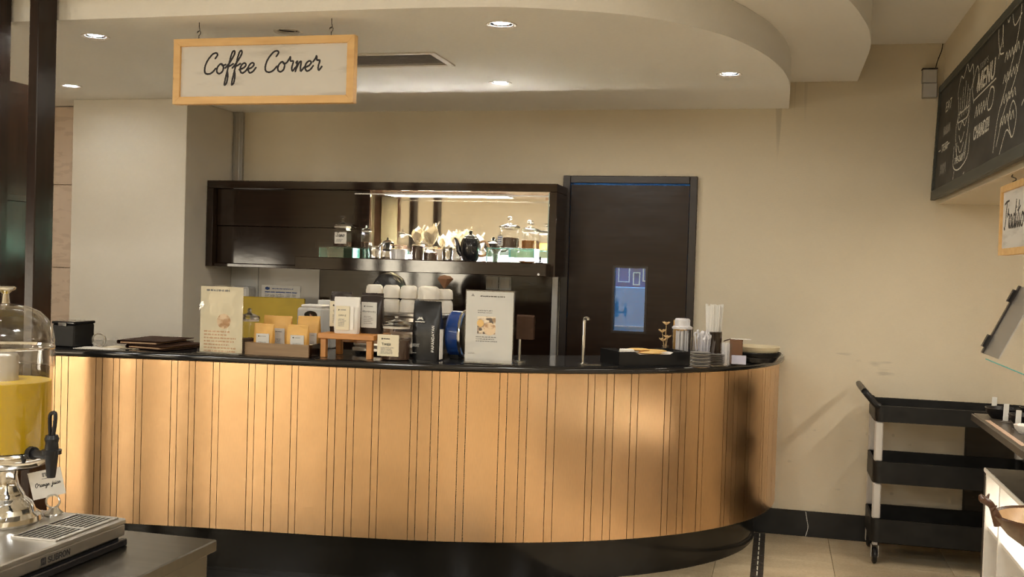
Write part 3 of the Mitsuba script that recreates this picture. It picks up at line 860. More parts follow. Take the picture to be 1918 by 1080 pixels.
def acrylic_stand(name, label, x0, x1, y, z1, sheet_mat, seed):
    t = thing(name, label, 'sign holder')
    part(t, 'base', box(x0 - .004, x1 + .008, y - .035, y + .045, ZT, ZT + .004, .001), 'mat_acrylic', smooth=False)
    part(t, 'foot_lip', box(x0, x1, y - .012, y - .008, ZT + .0045, ZT + .022), 'mat_acrylic', smooth=False)
    part(t, 'sheet', box(x0 + .004, x1 - .004, y - .0015, y, ZT + .006, z1 - .006), sheet_mat, smooth=False)
    part(t, 'sleeve', moved(wavy_sheet(x1 - x0, z1 - ZT - .006, .0022, seed), (x0 + x1) / 2, y - .006, ZT + .006), 'mat_acrylic', smooth=True)
    part(t, 'back_panel', box(x0, x1, y + .0015, y + .004, ZT + .0045, z1), 'mat_acrylic', smooth=False)
    return t


# ------------------------------------------------------------------ on the counter, left to right
bb = thing('black_case', 'black leatherette box at the far left of the counter top', 'box')
part(bb, 'body', box(-3.455, -3.330, 4.46, 4.62, ZT, 1.168, .006), 'mat_black_plastic', smooth=False)
part(bb, 'lid', box(-3.458, -3.327, 4.457, 4.623, 1.1685, 1.182, .004), 'mat_black_gloss', smooth=False)
part(bb, 'hinge', box(-3.415, -3.370, 4.45, 4.456, 1.158, 1.176, .002), 'mat_chrome', smooth=False)
for i, (px, py, rz, mt, lb) in enumerate(((-3.22, 4.505, .15, 'mat_paper', 'loose white paper on the counter beside the leather folders'), (-3.13, 4.60, .05, 'mat_cream_paper', 'pale yellow sheet lying under the leather folders'))):
    single('paper_sheet', moved(box(-.10, .10, -.065, .065, 0, .0012), px, py, ZT + .0015 * i, rz=rz), mt, lb, 'paper', smooth=False)
rg = thing('napkin_ring', 'chrome ring lying on the papers left of the leather folders', 'ring')
part(rg, 'band', moved(lathe([(.030, -.012), (.034, -.010), (.034, .010), (.030, .012), (.028, .010), (.028, -.010), (.030, -.012)], 30), -3.262, 4.56, ZT + .036, rx=math.pi / 2, rz=.4), 'mat_chrome')
part(rg, 'foot', box(-3.282, -3.242, 4.545, 4.575, ZT + .0028, ZT + .006, .001), 'mat_chrome', smooth=False)


def folder(x, y, z, rz, label):
    t = thing('menu_folder', label, 'menu')
    part(t, 'front_cover', moved(box(-.118, .120, -.160, .160, .0160, .0195, .0012), x, y, z, rz=rz), 'mat_leather', smooth=False)
    part(t, 'back_cover', moved(box(-.118, .120, -.160, .160, 0, .0035, .0012), x, y, z, rz=rz), 'mat_leather', smooth=False)
    a = np.linspace(math.pi / 2, 1.5 * math.pi, 9)
    o = [(-.1182 + .00975 * math.cos(q), .00975 + .00975 * math.sin(q)) for q in a]
    inn = [(-.1182 + .0063 * math.cos(q), .00975 + .0063 * math.sin(q)) for q in a[::-1]]
    part(t, 'spine', moved(frame(extrude(Polygon(o + inn), .320), (0, .160, 0), (1, 0, 0), (0, 0, 1)), x, y, z, rz=rz), 'mat_leather')
    part(t, 'pages', moved(box(-.112, .080, -.154, .154, .0040, .0110), x, y, z, rz=rz), 'mat_tan', smooth=False)


folder(-2.960, 4.70, ZT + .0028, -.16, 'dark brown leather menu folder, lower of the two stacked at left')
folder(-3.035, 4.715, ZT + .0232, .07, 'dark brown leather menu folder lying on top of the other one')

a1 = acrylic_stand('acrylic_sign_holder', 'clear acrylic stand with a glare-covered cream menu card, left end of the counter', -2.708, -2.474, 4.565, 1.384, 'mat_cream_paper', 3)
part(a1, 'picture', FX(extrude(Point(0, 0).buffer(.036, quad_segs=10), .0004), -2.578, 4.5634, 1.212), 'mat_latte', smooth=False)
part(a1, 'print', FX(hline(.17, .11, 7, 5), -2.682, 4.5634, 1.165), 'mat_tan', smooth=False, kind='stuff')
part(a1, 'print', FX(hline(.16, .02, 1, 6), -2.672, 4.5634, 1.364), 'mat_grey_ink', smooth=False, kind='stuff')

jar('glass_jar', 'lidded glass jar of coffee beans behind the left acrylic stand', -2.548, 4.76, ZT, .050, .215, .40, seed=1)

# wooden tray with kraft pouches
tr = thing('wooden_tray', 'low oak tray holding the kraft coffee pouches', 'tray')
tx0, tx1, ty0, ty1 = -2.478, -2.145, 4.588, 4.80
part(tr, 'floor_board', box(tx0 + .010, tx1 - .010, ty0 + .010, ty1 - .010, ZT, ZT + .008), 'mat_oak', smooth=False)
part(tr, 'front_board', box(tx0, tx1, ty0, ty0 + .0095, ZT, ZT + .060, .0012), 'mat_oak', smooth=False)
part(tr, 'back_board', box(tx0, tx1, ty1 - .0095, ty1, ZT, ZT + .060, .0012), 'mat_oak', smooth=False)
part(tr, 'side_board', box(tx0, tx0 + .0095, ty0 + .0098, ty1 - .0098, ZT, ZT + .060, .0012), 'mat_oak', smooth=False)
part(tr, 'side_board', box(tx1 - .0095, tx1, ty0 + .0098, ty1 - .0098, ZT, ZT + .060, .0012), 'mat_dark_wood', smooth=False)


def bag(name, label, x, y, z, w, d, h, mat, lab=None, seed=0, rz=0.0, flare=0.0, lean=0.0, words=None, band=True, catg='coffee bag', group=None, label_mat='mat_greypaper'):
    """coffee bag; lab = (x0, x1, z0, z1) of its paper label in the bag's own frame"""
    t = thing(name, label, catg, group)
    M = lambda m: moved(m, x, y, z, rz=rz)
    part(t, 'pouch', M(pouch(w, d, h, seed, flare=flare, lean=lean)), mat, smooth=45)
    if band:
        part(t, 'seal_band', M(moved(box(-w * .5 * (1 + flare * .45), w * .5 * (1 + flare * .45), -.0042, .0042, -.006, .006, .001), 0, lean * .82 - .001, h * .915)), mat, smooth=False)
    if lab:
        lx0, lx1, lz0, lz1 = lab
        yy = -d / 2 - .0042
        lk = part(t, 'label', M(moved(box(lx0, lx1, yy, yy + .0035, lz0, lz1, .0006), 0, 0, 0)), label_mat, smooth=False, label='printed paper label')
        W, H = lx1 - lx0, lz1 - lz0
        if words:
            for s, cx, cz, hh, mt in words:
                m = text(s, hh, .0004)
                part(lk, 'print', M(FX(m, lx0 + W * cx, yy - .0001, lz0 + H * cz)), mt, smooth=False)
        part(lk, 'small_print', M(FX(hline(W * .62, H * .34, 5, seed, .0003), lx0 + W * .18, yy - .0001, lz0 + H * .46)), 'mat_grey_ink', smooth=False, kind='stuff')
        part(lk, 'mark', M(FX(extrude(Point(0, 0).buffer(W * .045, quad_segs=6), .0004), lx0 + W * .22, yy - .0001, lz0 + H * .83)), 'mat_ink', smooth=False)
        part(lk, 'brand_line', M(FX(extrude(sbox(0, 0, W * .42, H * .035), .0004), lx0 + W * .32, yy - .0001, lz0 + H * .815)), 'mat_grey_ink', smooth=False)
    return t


zb = ZT + .0085
bag('kraft_pouch', 'wide kraft coffee pouch at the back left of the oak tray', -2.388, 4.755, zb, .150, .052, .175, 'mat_kraft', (-.008, .050, .02, .115), 11)
bag('kraft_pouch', 'kraft coffee pouch at the back right of the oak tray', -2.222, 4.755, zb, .116, .052, .182, 'mat_kraft', (.016, .054, .03, .10), 12)
bag('kraft_pouch', 'small kraft coffee pouch at the front left of the oak tray', -2.402, 4.640, zb, .102, .045, .142, 'mat_kraft', (-.030, .038, .022, .094), 13)
bag('kraft_pouch', 'small kraft coffee pouch at the front right of the oak tray', -2.224, 4.640, zb, .108, .045, .144, 'mat_kraft', (-.028, .042, .022, .094), 14)

# little bench with three bags
be = thing('display_bench', 'small orange wooden bench riser carrying three coffee bags', 'riser')
bx0, bx1, by0, by1, bz = -2.130, -1.842, 4.655, 4.88, 1.172
part(be, 'top', box(bx0, bx1, by0, by1, bz - .027, bz, .003), 'mat_orange_wood', smooth=False)
for X in (bx0 + .012, bx1 - .040):
    for Y in (by0 + .006, by1 - .034):
        part(be, 'leg', box(X, X + .028, Y, Y + .028, ZT, bz - .0275, .002), 'mat_orange_wood', smooth=False)
part(be, 'rail', box(bx0 + .041, bx1 - .041, by1 - .026, by1 - .014, bz - .055, bz - .0275, .002), 'mat_orange_wood', smooth=False)
zc = bz + .0005
bag('coffee_bag', 'black coffee bag with a cream label at the left of the bench riser', -2.074, 4.800, zc, .108, .060, .196, 'mat_brown_bag', (-.046, .048, .026, .150), 21, label_mat='mat_cream_paper', words=[('Sumatra', .18, .58, .010, 'mat_ink')])
bw = bag('coffee_bag', 'white coffee bag with a cream label in the middle of the bench riser', -2.004, 4.712, zc, .126, .055, .176, 'mat_white_bag', (-.046, .024, .016, .132), 22, flare=.12, label_mat='mat_cream_paper', words=[('Lintong', .20, .58, .008, 'mat_ink')])
part(bw, 'side_strip', moved(box(.028, .046, -.0330, -.0300, .018, .130, .0005), -2.004, 4.712, zc), 'mat_paper', smooth=False)
bag('coffee_bag', 'black coffee bag with a grey label at the right of the bench riser', -1.905, 4.785, zc, .112, .060, .196, 'mat_brown_bag', (-.044, .036, .028, .152), 23, words=[('Mandheling', .10, .60, .009, 'mat_ink')])

# label jar
lj, hb = jar('glass_jar', 'large lidded glass jar with a cream label in front of the orange bench', -1.762, 4.742, ZT, .069, .220, .62, lid_h=.32, seed=2)
lk = part(lj, 'label', moved(box(-.068, .040, -.0725, -.0700, .020, .122, .0005), -1.762, 4.742, ZT), 'mat_cream_paper', smooth=False, label='square cream label')
part(lk, 'print', FX(text('Toraja', .011, .0004, True), -1.808, 4.6690, ZT + .072), 'mat_ink', smooth=False)
part(lk, 'small_print', FX(hline(.066, .034, 5, 31, .0003), -1.812, 4.6690, ZT + .062), 'mat_grey_ink', smooth=False, kind='stuff')
part(lk, 'brand_line', FX(extrude(unary_union([Point(0, .002).buffer(.004), sbox(.007, 0, .038, .004)]), .0004), -1.805, 4.6690, ZT + .100), 'mat_ink', smooth=False)

# big black bag
pb = bag('coffee_bag', 'tall matt black coffee bag lettered PAPANDAYAN up its side', -1.630, 4.810, ZT, .138, .075, .282, 'mat_black_bag', None, 24, band=False, catg='coffee bag')
yy = 4.810 - .0375 - .0052
m = text('PAPANDAYAN', .0135, .0006, True)
m.apply_transform(trimesh.transformations.rotation_matrix(math.pi / 2, (0, 0, 1)))
part(pb, 'lettering', FX(m, -1.630 + .050, yy, ZT + .040), 'mat_paper', smooth=False, label='white lettering')
part(pb, 'emblem', FX(extrude(unary_union([Polygon([(-.016, 0), (-.002, .017), (.004, .011), (.009, .017), (.018, 0), (.004, .006)]), sbox(-.024, -.010, .024, -.006)]), .0006), -1.654, yy, ZT + .192), 'mat_paper', smooth=False)
part(pb, 'small_print', FX(hline(.046, .016, 3, 41, .0005), -1.692, yy, ZT + .078), 'mat_greypaper', smooth=False, kind='stuff')
part(pb, 'small_print', FX(hline(.030, .006, 1, 42, .0005), -1.692, yy, ZT + .036), 'mat_greypaper', smooth=False, kind='stuff')
part(pb, 'side_strip', moved(box(0, .0015, -.026, .026, .006, .150), -1.630 + .0715, 4.810, ZT), 'mat_paper', smooth=False)

# drum with chrome rim
dm = thing('kettle_drum', 'glossy black and blue drum with a chrome rim lying beside the black bag', 'drum')
dz, dy, dr_ = ZT + .122, 4.975, .119


def xlathe(prof, x, y, z, n=48):
    return moved(lathe(prof, n), x, y, z, ry=math.pi / 2)


part(dm, 'body', xlathe([(0, -.070), (.105, -.068), (.113, -.058), (.113, -.004), (0, -.004)], -1.492, dy, dz), 'mat_blue_plastic')
part(dm, 'rim', xlathe([(.098, -.003), (.116, -.005), (.119, .002), (.116, .009), (.104, .010), (.098, .004)], -1.492, dy, dz), 'mat_chrome')
part(dm, 'cover', xlathe([(0, .000), (.100, .000), (.100, .010), (.085, .018), (.045, .023), (0, .024)], -1.492, dy, dz), 'mat_black_gloss')
part(dm, 'knob', xlathe([(0, .022), (.010, .023), (.012, .036), (.006, .042), (0, .042)], -1.492, dy, dz, 20), 'mat_chrome')
part(dm, 'cradle', box(-1.550, -1.505, dy - .05, dy + .05, ZT, ZT + .022, .002), 'mat_black_plastic', smooth=False)

a2 = acrylic_stand('acrylic_sign_holder', 'clear acrylic stand with a grey sheet showing cups, right of the black bag', -1.428, -1.190, 4.765, 1.402, 'mat_greypaper', 8)
part(a2, 'picture', FX(extrude(sbox(0, 0, .088, .082), .0004), -1.366, 4.7634, 1.196), 'mat_photo', smooth=False, label='photo of round cups')
for (cx, cz, r_) in ((.014, .050, .017), (.060, .024, .030)):
    part(a2, 'cup_picture', FX(extrude(Point(cx, cz).buffer(r_, quad_segs=10), .0006), -1.366, 4.7634, 1.196), 'mat_crepe' if r_ < .02 else 'mat_latte', smooth=False)
part(a2, 'print', FX(hline(.13, .012, 1, 51), -1.356, 4.7634, 1.376), 'mat_ink', smooth=False, kind='stuff')
part(a2, 'print', FX(hline(.10, .020, 2, 52), -1.366, 4.7634, 1.308), 'mat_grey_ink', smooth=False, kind='stuff')
part(a2, 'print', FX(hline(.12, .030, 3, 53), -1.372, 4.7634, 1.184), 'mat_grey_ink', smooth=False, kind='stuff')
part(a2, 'print', FX(hline(.045, .008, 2, 54), -1.410, 4.7634, 1.106), 'mat_grey_ink', smooth=False, kind='stuff')
part(a2, 'emblem', FX(extrude(Polygon([(-.008, 0), (.008, 0), (0, .014)]), .0004), -1.392, 4.7634, 1.372), 'mat_grey_ink', smooth=False)

# rail stand with brown towel, chrome post
tw = thing('towel_stand', 'short chrome stand behind the right acrylic sign', 'stand')
part(tw, 'post', tube([(-1.208, 4.965, ZT + .006), (-1.208, 4.965, 1.262)], .007, 14), 'mat_chrome')
part(tw, 'base', lathe([(0, 0), (.030, 0), (.030, .004), (.010, .008), (0, .008)], 28, (-1.208, 4.965, ZT)), 'mat_chrome')
part(tw, 'arm', tube([(-1.208, 4.965, 1.258), (-1.150, 4.965, 1.258)], .006, 12), 'mat_chrome')
cl = []
for yy_, s_ in ((4.952, -1), (4.978, 1)):
    mm = wavy_sheet(.085, .105, .004, 61 + s_, 12, 12)
    cl.append(moved(mm, -1.180, yy_ + s_ * .003, 1.166))
g0 = np.linspace(0, math.pi, 9)
top_v = np.array([(X, 4.965 - .016 * math.cos(q), 1.270 + .014 * math.sin(q)) for q in g0 for X in (-1.2225, -1.1375)])
cl.append(trimesh.Trimesh(top_v, [(2 * i, 2 * i + 1, 2 * i + 3) for i in range(8)] + [(2 * i, 2 * i + 3, 2 * i + 2) for i in range(8)], process=False))
single('bar_towel', cat(cl), 'mat_brown_cloth', 'dark brown towel draped over the short chrome stand', 'towel', smooth=True)
po = thing('chrome_post', 'slim upright chrome post with a hooked top, left of the black tray', 'post')
part(po, 'tube', tube([(-.905, 5.03, ZT + .005), (-.905, 5.03, 1.262), (-.903, 5.028, 1.274), (-.893, 5.022, 1.280), (-.884, 5.017, 1.276), (-.882, 5.016, 1.268)], .0085, 14), 'mat_chrome')
part(po, 'base', lathe([(0, 0), (.026, 0), (.026, .003), (.012, .006), (0, .006)], 28, (-.905, 5.03, ZT)), 'mat_chrome')

# ------------------------------------------------------------------ espresso machine, cups, board, grinder
em = thing('espresso_machine', 'low steel espresso machine half hidden behind the coffee bags', 'coffee machine')
part(em, 'body', box(-2.075, -1.600, 4.96, 5.19, 1.090, 1.250, .008), 'mat_steel', smooth=False)
part(em, 'drip_tray', box(-2.065, -1.605, 4.925, 5.19, ZT + .012, 1.0895, .004), 'mat_brushed', smooth=False)
for X in (-2.05, -1.63):
    for Y in (4.95, 5.15):
        part(em, 'foot', box(X, X + .02, Y, Y + .02, ZT, ZT + .0118), 'mat_black_plastic', smooth=False)
part(em, 'front_panel', box(-1.86, -1.68, 4.955, 4.9595, 1.175, 1.225, .002), 'mat_black_gloss', smooth=False)
part(em, 'cup_tray', box(-2.085, -1.590, 4.955, 5.20, 1.2505, 1.268, .003), 'mat_brushed', smooth=False)
part(em, 'group_head', moved(lathe([(0, 0), (.026, 0), (.028, .03), (.0, .032)], 24), -1.80, 4.940, 1.115), 'mat_chrome')


def cup(x, y, z, r, h, label, group=None):
    prof = [(r * .93, 0), (r, .002), (r * .985, h * .30), (r * .97, h * .62), (r * .90, h * .86), (r * .72, h * .975), (r * .55, h), (0, h)]
    single('cup', lathe(prof + [], 32, (x, y, z)), 'mat_cup', label, 'cup', group, smooth=50)


stacks = [(-1.993, 5.03, .0455), (-1.900, 5.03, .0455), (-1.808, 5.03, .0455), (-1.703, 5.03, .0570)]
zn = ['first', 'second', 'third', 'fourth']
for i, (X, Y, r_) in enumerate(stacks):
    cup(X, Y, 1.2685, r_, .070, f'lower upside-down white cup of the {zn[i]} stack from left on the espresso machine')
    cup(X, Y, 1.3390, r_ * .985, .066, f'top upside-down white cup of the {zn[i]} stack from left on the espresso machine')
cup(-1.655, 5.135, 1.2685, .048, .070, 'white upside-down cup under another, behind the widest stack at the right')
cup(-1.655, 5.135, 1.3390, .046, .052, 'white upside-down cup topping the rear stack at the right of the machine')
single('paper_cone', moved(lathe([(0, .000), (.010, .010), (.046, .052), (.030, .066), (0, .072)], 5), -1.655, 5.135, 1.3915, rz=.3), 'mat_box_brown', 'folded brown paper filter lying on the rear stack of white cups', 'coffee filter', smooth=False)
gb = thing('coffee_grinder', 'white boxy grinder with a dark oval emblem behind the kraft pouches', 'grinder')
part(gb, 'body', box(-2.418, -2.275, 5.02, 5.13, ZT, 1.272, .010), 'mat_greypaper', smooth=False)
part(gb, 'lid', box(-2.400, -2.278, 5.025, 5.125, 1.2725, 1.288, .006), 'mat_white', smooth=False)
part(gb, 'back_box', box(-2.355, -2.272, 5.135, 5.20, ZT, 1.310, .004), 'mat_greypaper', smooth=False)
ek = part(gb, 'emblem', FX(extrude(Polygon([(.036 * math.cos(q), .021 * math.sin(q)) for q in np.linspace(0, 2 * math.pi, 24, endpoint=False)]), .0008), -2.338, 5.0192, 1.235), 'mat_black_gloss', smooth=False)
part(ek, 'emblem_mark', FX(extrude(Polygon([(-.007, -.010), (.004, -.012), (.008, .004), (.002, .001), (-.004, .012)]), .0006), -2.338, 5.0183, 1.232), 'mat_pink', smooth=False)
yb = moved(box(-.225, .225, -.008, .008, 0, .375, .004), -3.125, 6.10, .900, rx=-.10)
single('cutting_board', yb, 'mat_yellow_board', 'yellow cutting board standing upright on the back counter', 'cutting board', smooth=False)
fm = thing('wall_notice', 'white printed form with blue bars stuck to the steel panel', 'notice')
part(fm, 'sheet', box(-3.300, -3.022, 6.321, 6.3245, 1.14, 1.346), 'mat_paper', smooth=False)
part(fm, 'emblem', FX(extrude(Point(0, 0).buffer(.011).union(sbox(-.016, -.007, .016, .007)), .0006), -3.258, 6.3208, 1.324), 'mat_blue_ink', smooth=False)
part(fm, 'print', FX(hline(.17, .012, 1, 71), -3.225, 6.3208, 1.326), 'mat_blue_ink', smooth=False, kind='stuff')
for i, (a, b) in enumerate(((-3.276, -3.242), (-3.237, -3.205), (-3.198, -3.130), (-3.124, -3.088), (-3.082, -3.046))):
    part(fm, 'blue_bar', box(a, b, 6.3202, 6.3208, 1.297, 1.304), 'mat_blue_ink', smooth=False)
    part(fm, 'column_print', FX(hline(b - a, .05, 5, 72 + i, .0004), a, 6.3208, 1.288), 'mat_grey_ink', smooth=False, kind='stuff')
pt = thing('paper_dispenser', 'small white towel dispenser on the wall behind the left acrylic stand', 'dispenser')
part(pt, 'case', box(-3.475, -3.345, 6.22, 6.3245, 1.13, 1.332, .012), 'mat_white', smooth=False)
part(pt, 'slot', box(-3.455, -3.365, 6.2185, 6.2200, 1.160, 1.172), 'mat_dark_slot', smooth=False)
# ------------------------------------------------------------------ things in the display niche
ZS = 1.5385
r1 = thing('glass_riser', 'dark glass box riser under the labelled jar at the left of the display', 'riser')
part(r1, 'top', box(-2.715, -2.412, 5.92, 6.035, ZS + .060, ZS + .066, .001), 'mat_teal_glass', smooth=False)
part(r1, 'front', box(-2.715, -2.412, 5.92, 5.925, ZS + .0005, ZS + .0595), 'mat_teal_glass', smooth=False)
part(r1, 'side', box(-2.715, -2.710, 5.926, 6.035, ZS + .0005, ZS + .0595), 'mat_teal', smooth=False)
part(r1, 'side', box(-2.500, -2.495, 5.926, 6.035, ZS + .0005, ZS + .0595), 'mat_teal', smooth=False)
sj, hb = jar('display_jar', 'lidded glass jar with a white handwritten label, leftmost in the display', -2.590, 5.985, ZS + .0665, .058, .200, .22, 'mat_coffee', lid_h=.42, facets=8, seed=3)
lk = part(sj, 'label', moved(box(-.026, .050, -.0615, -.0590, .018, .088, .0005), -2.590, 5.985, ZS + .0665), 'mat_paper', smooth=False)
m, w = script('Sano', .013, .24, .0005)
part(lk, 'lettering', FX(m, -2.606, 5.9233, ZS + .0665 + .060), 'mat_ink', smooth=False, label='black handwriting')
part(lk, 'small_print', FX(hline(.05, .02, 3, 81, .0004), -2.605, 5.9233, ZS + .0665 + .045), 'mat_grey_ink', smooth=False, kind='stuff')
jar('display_jar', 'small glass jar half hidden by the dark divider, right of the labelled jar', -2.435, 5.990, ZS + .0665, .036, .135, .30, lid_h=.30, facets=8, seed=4)


def steel_cup(x, y, r, h, label):
    t = thing('steel_cup', label, 'cup')
    part(t, 'body', lathe([(0, 0), (r * .80, 0), (r * .92, h * .08), (r * .86, h * .30), (r, h * .62), (r * .96, h * .86), (r * .88, h), (r * .80, h * .97), (0, h * .95)], 30, (x, y, ZS)), 'mat_chrome')
    return t


t = steel_cup(-2.370, 5.960, .039, .078, 'polished steel jug with a spout, leftmost of the shiny cups on the shelf')
part(t, 'spout', tube([(-2.345, 5.950, ZS + .066), (-2.328, 5.945, ZS + .082), (-2.318, 5.942, ZS + .092)], [.010, .008, .004], 12), 'mat_chrome')
mp = thing('moka_pot', 'small shiny moka pot between the steel jug and the sugar jar', 'coffee pot')
part(mp, 'base', lathe([(0, 0), (.034, 0), (.036, .012), (.030, .048), (0, .048)], 8, (-2.296, 5.985, ZS)), 'mat_chrome', smooth=False)
part(mp, 'ring', lathe([(0, .0485), (.031, .049), (.031, .058), (0, .058)], 24, (-2.296, 5.985, ZS)), 'mat_black_plastic')
part(mp, 'upper', lathe([(0, .0585), (.027, .0585), (.036, .098), (.034, .104), (.012, .114), (0, .116)], 8, (-2.296, 5.985, ZS)), 'mat_chrome', smooth=False)
part(mp, 'knob', lathe([(0, .114), (.006, .115), (.007, .124), (.003, .130), (0, .130)], 14, (-2.296, 5.985, ZS)), 'mat_black_plastic')
part(mp, 'handle', tube([(-2.266, 5.968, ZS + .096), (-2.250, 5.958, ZS + .094), (-2.246, 5.955, ZS + .066)], .006, 10), 'mat_black_plastic')


def canister(label, x, y, r, h, fill, mat, lid_mat, knob=True, seed=0):
    t = thing('canister', label, 'jar')
    part(t, 'glass_body', lathe([(0, 0), (r, 0), (r, h * .92)], 28, (x, y, ZS)), 'mat_glass')
    part(t, 'lid', lathe([(0, h * .925), (r * 1.04, h * .925), (r * 1.04, h * .965), (r * .9, h), (0, h)], 28, (x, y, ZS)), lid_mat)
    part(t, 'contents', beans(r * .94, h * fill, (x, y, ZS + .001), seed=seed), mat, smooth=50)
    return t


canister('glass canister of white sugar with a brown wooden lid on the shelf', -2.212, 5.955, .047, .086, .66, 'mat_sugar', 'mat_box_brown', seed=1)
canister('glass canister filled with dark coffee, below the left folded napkin', -2.095, 5.965, .036, .092, .84, 'mat_coffee', 'mat_tray_tan', seed=2)
canister('glass canister with a little dark coffee, below the large folded napkin', -2.010, 5.950, .042, .082, .50, 'mat_coffee', 'mat_tray_tan', seed=3)
steel_cup(-1.905, 5.955, .034, .080, 'polished steel bell-shaped cup left of the black teapot')


def napkin(label, x, y, z, r, h, leaves, seed):
    """a folded napkin flower: pointed leaves of cloth opening from a knot"""
    t = thing('folded_napkin', label, 'napkin')
    rr = random.Random(seed)
    part(t, 'knot', moved(trimesh.creation.icosphere(2, r * .34), x, y, z + r * .30), 'mat_napkin')
    for a, out, hh in leaves:
        k, n = 8, 7
        v = []
        for i in range(k):
            s_ = i / (k - 1)
            wd = r * .95 * math.sin(math.pi * min(1, .12 + s_ * .88)) ** .8 * (1 - s_ ** 3 * .9)
            for j in range(n):
                q = j / (n - 1) * 2 - 1
                rad = out * r * s_ ** 1.3 + .25 * r * (abs(q) - .5) * s_
                v.append((rad, q * wd, z * 0 + hh * h * s_ + .18 * r * abs(q) * math.sin(math.pi * s_)))
        v = np.array(v)
        f = []
        for i in range(k - 1):
            for j in range(n - 1):
                q = i * n + j
                f += [(q, q + 1, q + n + 1), (q, q + n + 1, q + n)]
        m = trimesh.Trimesh(v, f, process=False)
        part(t, 'petal', moved(m, x, y, z + r * .3, rz=a), 'mat_napkin', smooth=True)
    return t


P = math.pi
napkin('cream napkin folded like a flower standing on the dark canister', -2.095, 5.965, ZS + .0925, .046, .105, [(P, 2.3, .55), (1.9, .9, .95), (.5, .8, 1.0), (-.8, .9, .8), (-2.0, .9, .7)], 1)
napkin('large cream napkin folded like a flower in the middle of the display', -2.010, 5.950, ZS + .0825, .048, .135, [(.2, 1.0, 1.0), (1.1, .8, .95), (2.4, .9, .8), (-.9, .9, .9), (-2.2, .8, .6), (P, .8, .5)], 2)
nz = thing('napkin_stand', 'low white box carrying a folded napkin behind the steel cup', 'box')
part(nz, 'box', box(-2.015, -1.845, 6.045, 6.13, ZS, ZS + .070, .003), 'mat_trim', smooth=False)
napkin('cream napkin flower on the white box beside the teapot spout', -1.885, 6.088, ZS + .0705, .050, .105, [(.1, .9, 1.0), (1.3, .9, .9), (2.6, .8, .9), (-.8, .8, .9), (-2.2, .9, .7)], 3)
napkin('cream napkin flower lying low between the large napkin and the teapot', -1.975, 6.088, ZS + .0705, .040, .090, [(.6, 1.0, .8), (2.0, .9, .9), (-1.0, 1.0, .7), (-2.3, .9, .8)], 4)

tp = thing('teapot', 'glossy black coffee pot with a long spout standing in the display', 'teapot')
X, Y = -1.768, 5.965
part(tp, 'body', lathe([(0, 0), (.038, 0), (.046, .012), (.056, .045), (.060, .080), (.057, .112), (.046, .136), (.036, .142), (0, .142)], 40, (X, Y, ZS)), 'mat_black_gloss')
part(tp, 'lid', lathe([(.038, .1425), (.036, .148), (.020, .158), (.006, .162), (0, .162)], 36, (X, Y, ZS)), 'mat_black_gloss')
part(tp, 'knob', moved(trimesh.creation.icosphere(2, .012), X, Y, ZS + .172), 'mat_black_gloss')
part(tp, 'spout', tube(smooth_line([(X - .045, Y - .01, ZS + .035), (X - .066, Y - .014, ZS + .060), (X - .073, Y - .016, ZS + .095), (X - .084, Y - .018, ZS + .125), (X - .094, Y - .02, ZS + .136)], 5), list(np.linspace(.017, .006, 21)), 14), 'mat_black_gloss')
part(tp, 'handle', tube(smooth_line([(X + .050, Y + .006, ZS + .112), (X + .085, Y + .010, ZS + .120), (X + .108, Y + .013, ZS + .085), (X + .088, Y + .010, ZS + .040), (X + .052, Y + .006, ZS + .034)], 6), .0075, 12), 'mat_tan', label='brown handle')
t2 = thing('teapot', 'squat dark teapot behind the tall black one, on a glass riser', 'teapot')
X, Y = -1.680, 6.150
part(t2, 'foot', lathe([(0, 0), (.042, 0), (.042, .050), (0, .050)], 28, (X, Y, ZS)), 'mat_black_plastic')
part(t2, 'body', lathe([(0, .051), (.036, .052), (.056, .080), (.052, .112), (.030, .126), (0, .130)], 36, (X, Y, ZS)), 'mat_black_gloss')
part(t2, 'knob', lathe([(0, .130), (.009, .132), (.012, .142), (.006, .152), (0, .152)], 18, (X, Y, ZS)), 'mat_black_gloss')
part(t2, 'handle', tube(smooth_line([(X + .045, Y, ZS + .108), (X + .078, Y, ZS + .104), (X + .088, Y, ZS + .075), (X + .050, Y, ZS + .066)], 6), .006, 10), 'mat_black_gloss')


def glass_box(label, x0, x1, y0, y1, z0, z1):
    t = thing('glass_riser', label, 'riser')
    part(t, 'top', box(x0, x1, y0, y1, z1 - .006, z1, .001), 'mat_teal_glass', smooth=False)
    part(t, 'front', box(x0, x1, y0, y0 + .004, z0, z1 - .0065), 'mat_teal_glass', smooth=False)
    part(t, 'side', box(x0, x0 + .004, y0 + .0045, y1, z0, z1 - .0065), 'mat_teal_glass', smooth=False)
    part(t, 'side', box(x1 - .004, x1, y0 + .0045, y1, z0, z1 - .0065), 'mat_teal_glass', smooth=False)
    part(t, 'edge', cat(box(x0 - .0005, x0 + .003, y0 - .001, y0, z0, z1), box(x1 - .003, x1 + .0005, y0 - .001, y0, z0, z1), box(x0 + .0031, x1 - .0031, y0 - .001, y0, z1 - .004, z1)), 'mat_teal', smooth=False)


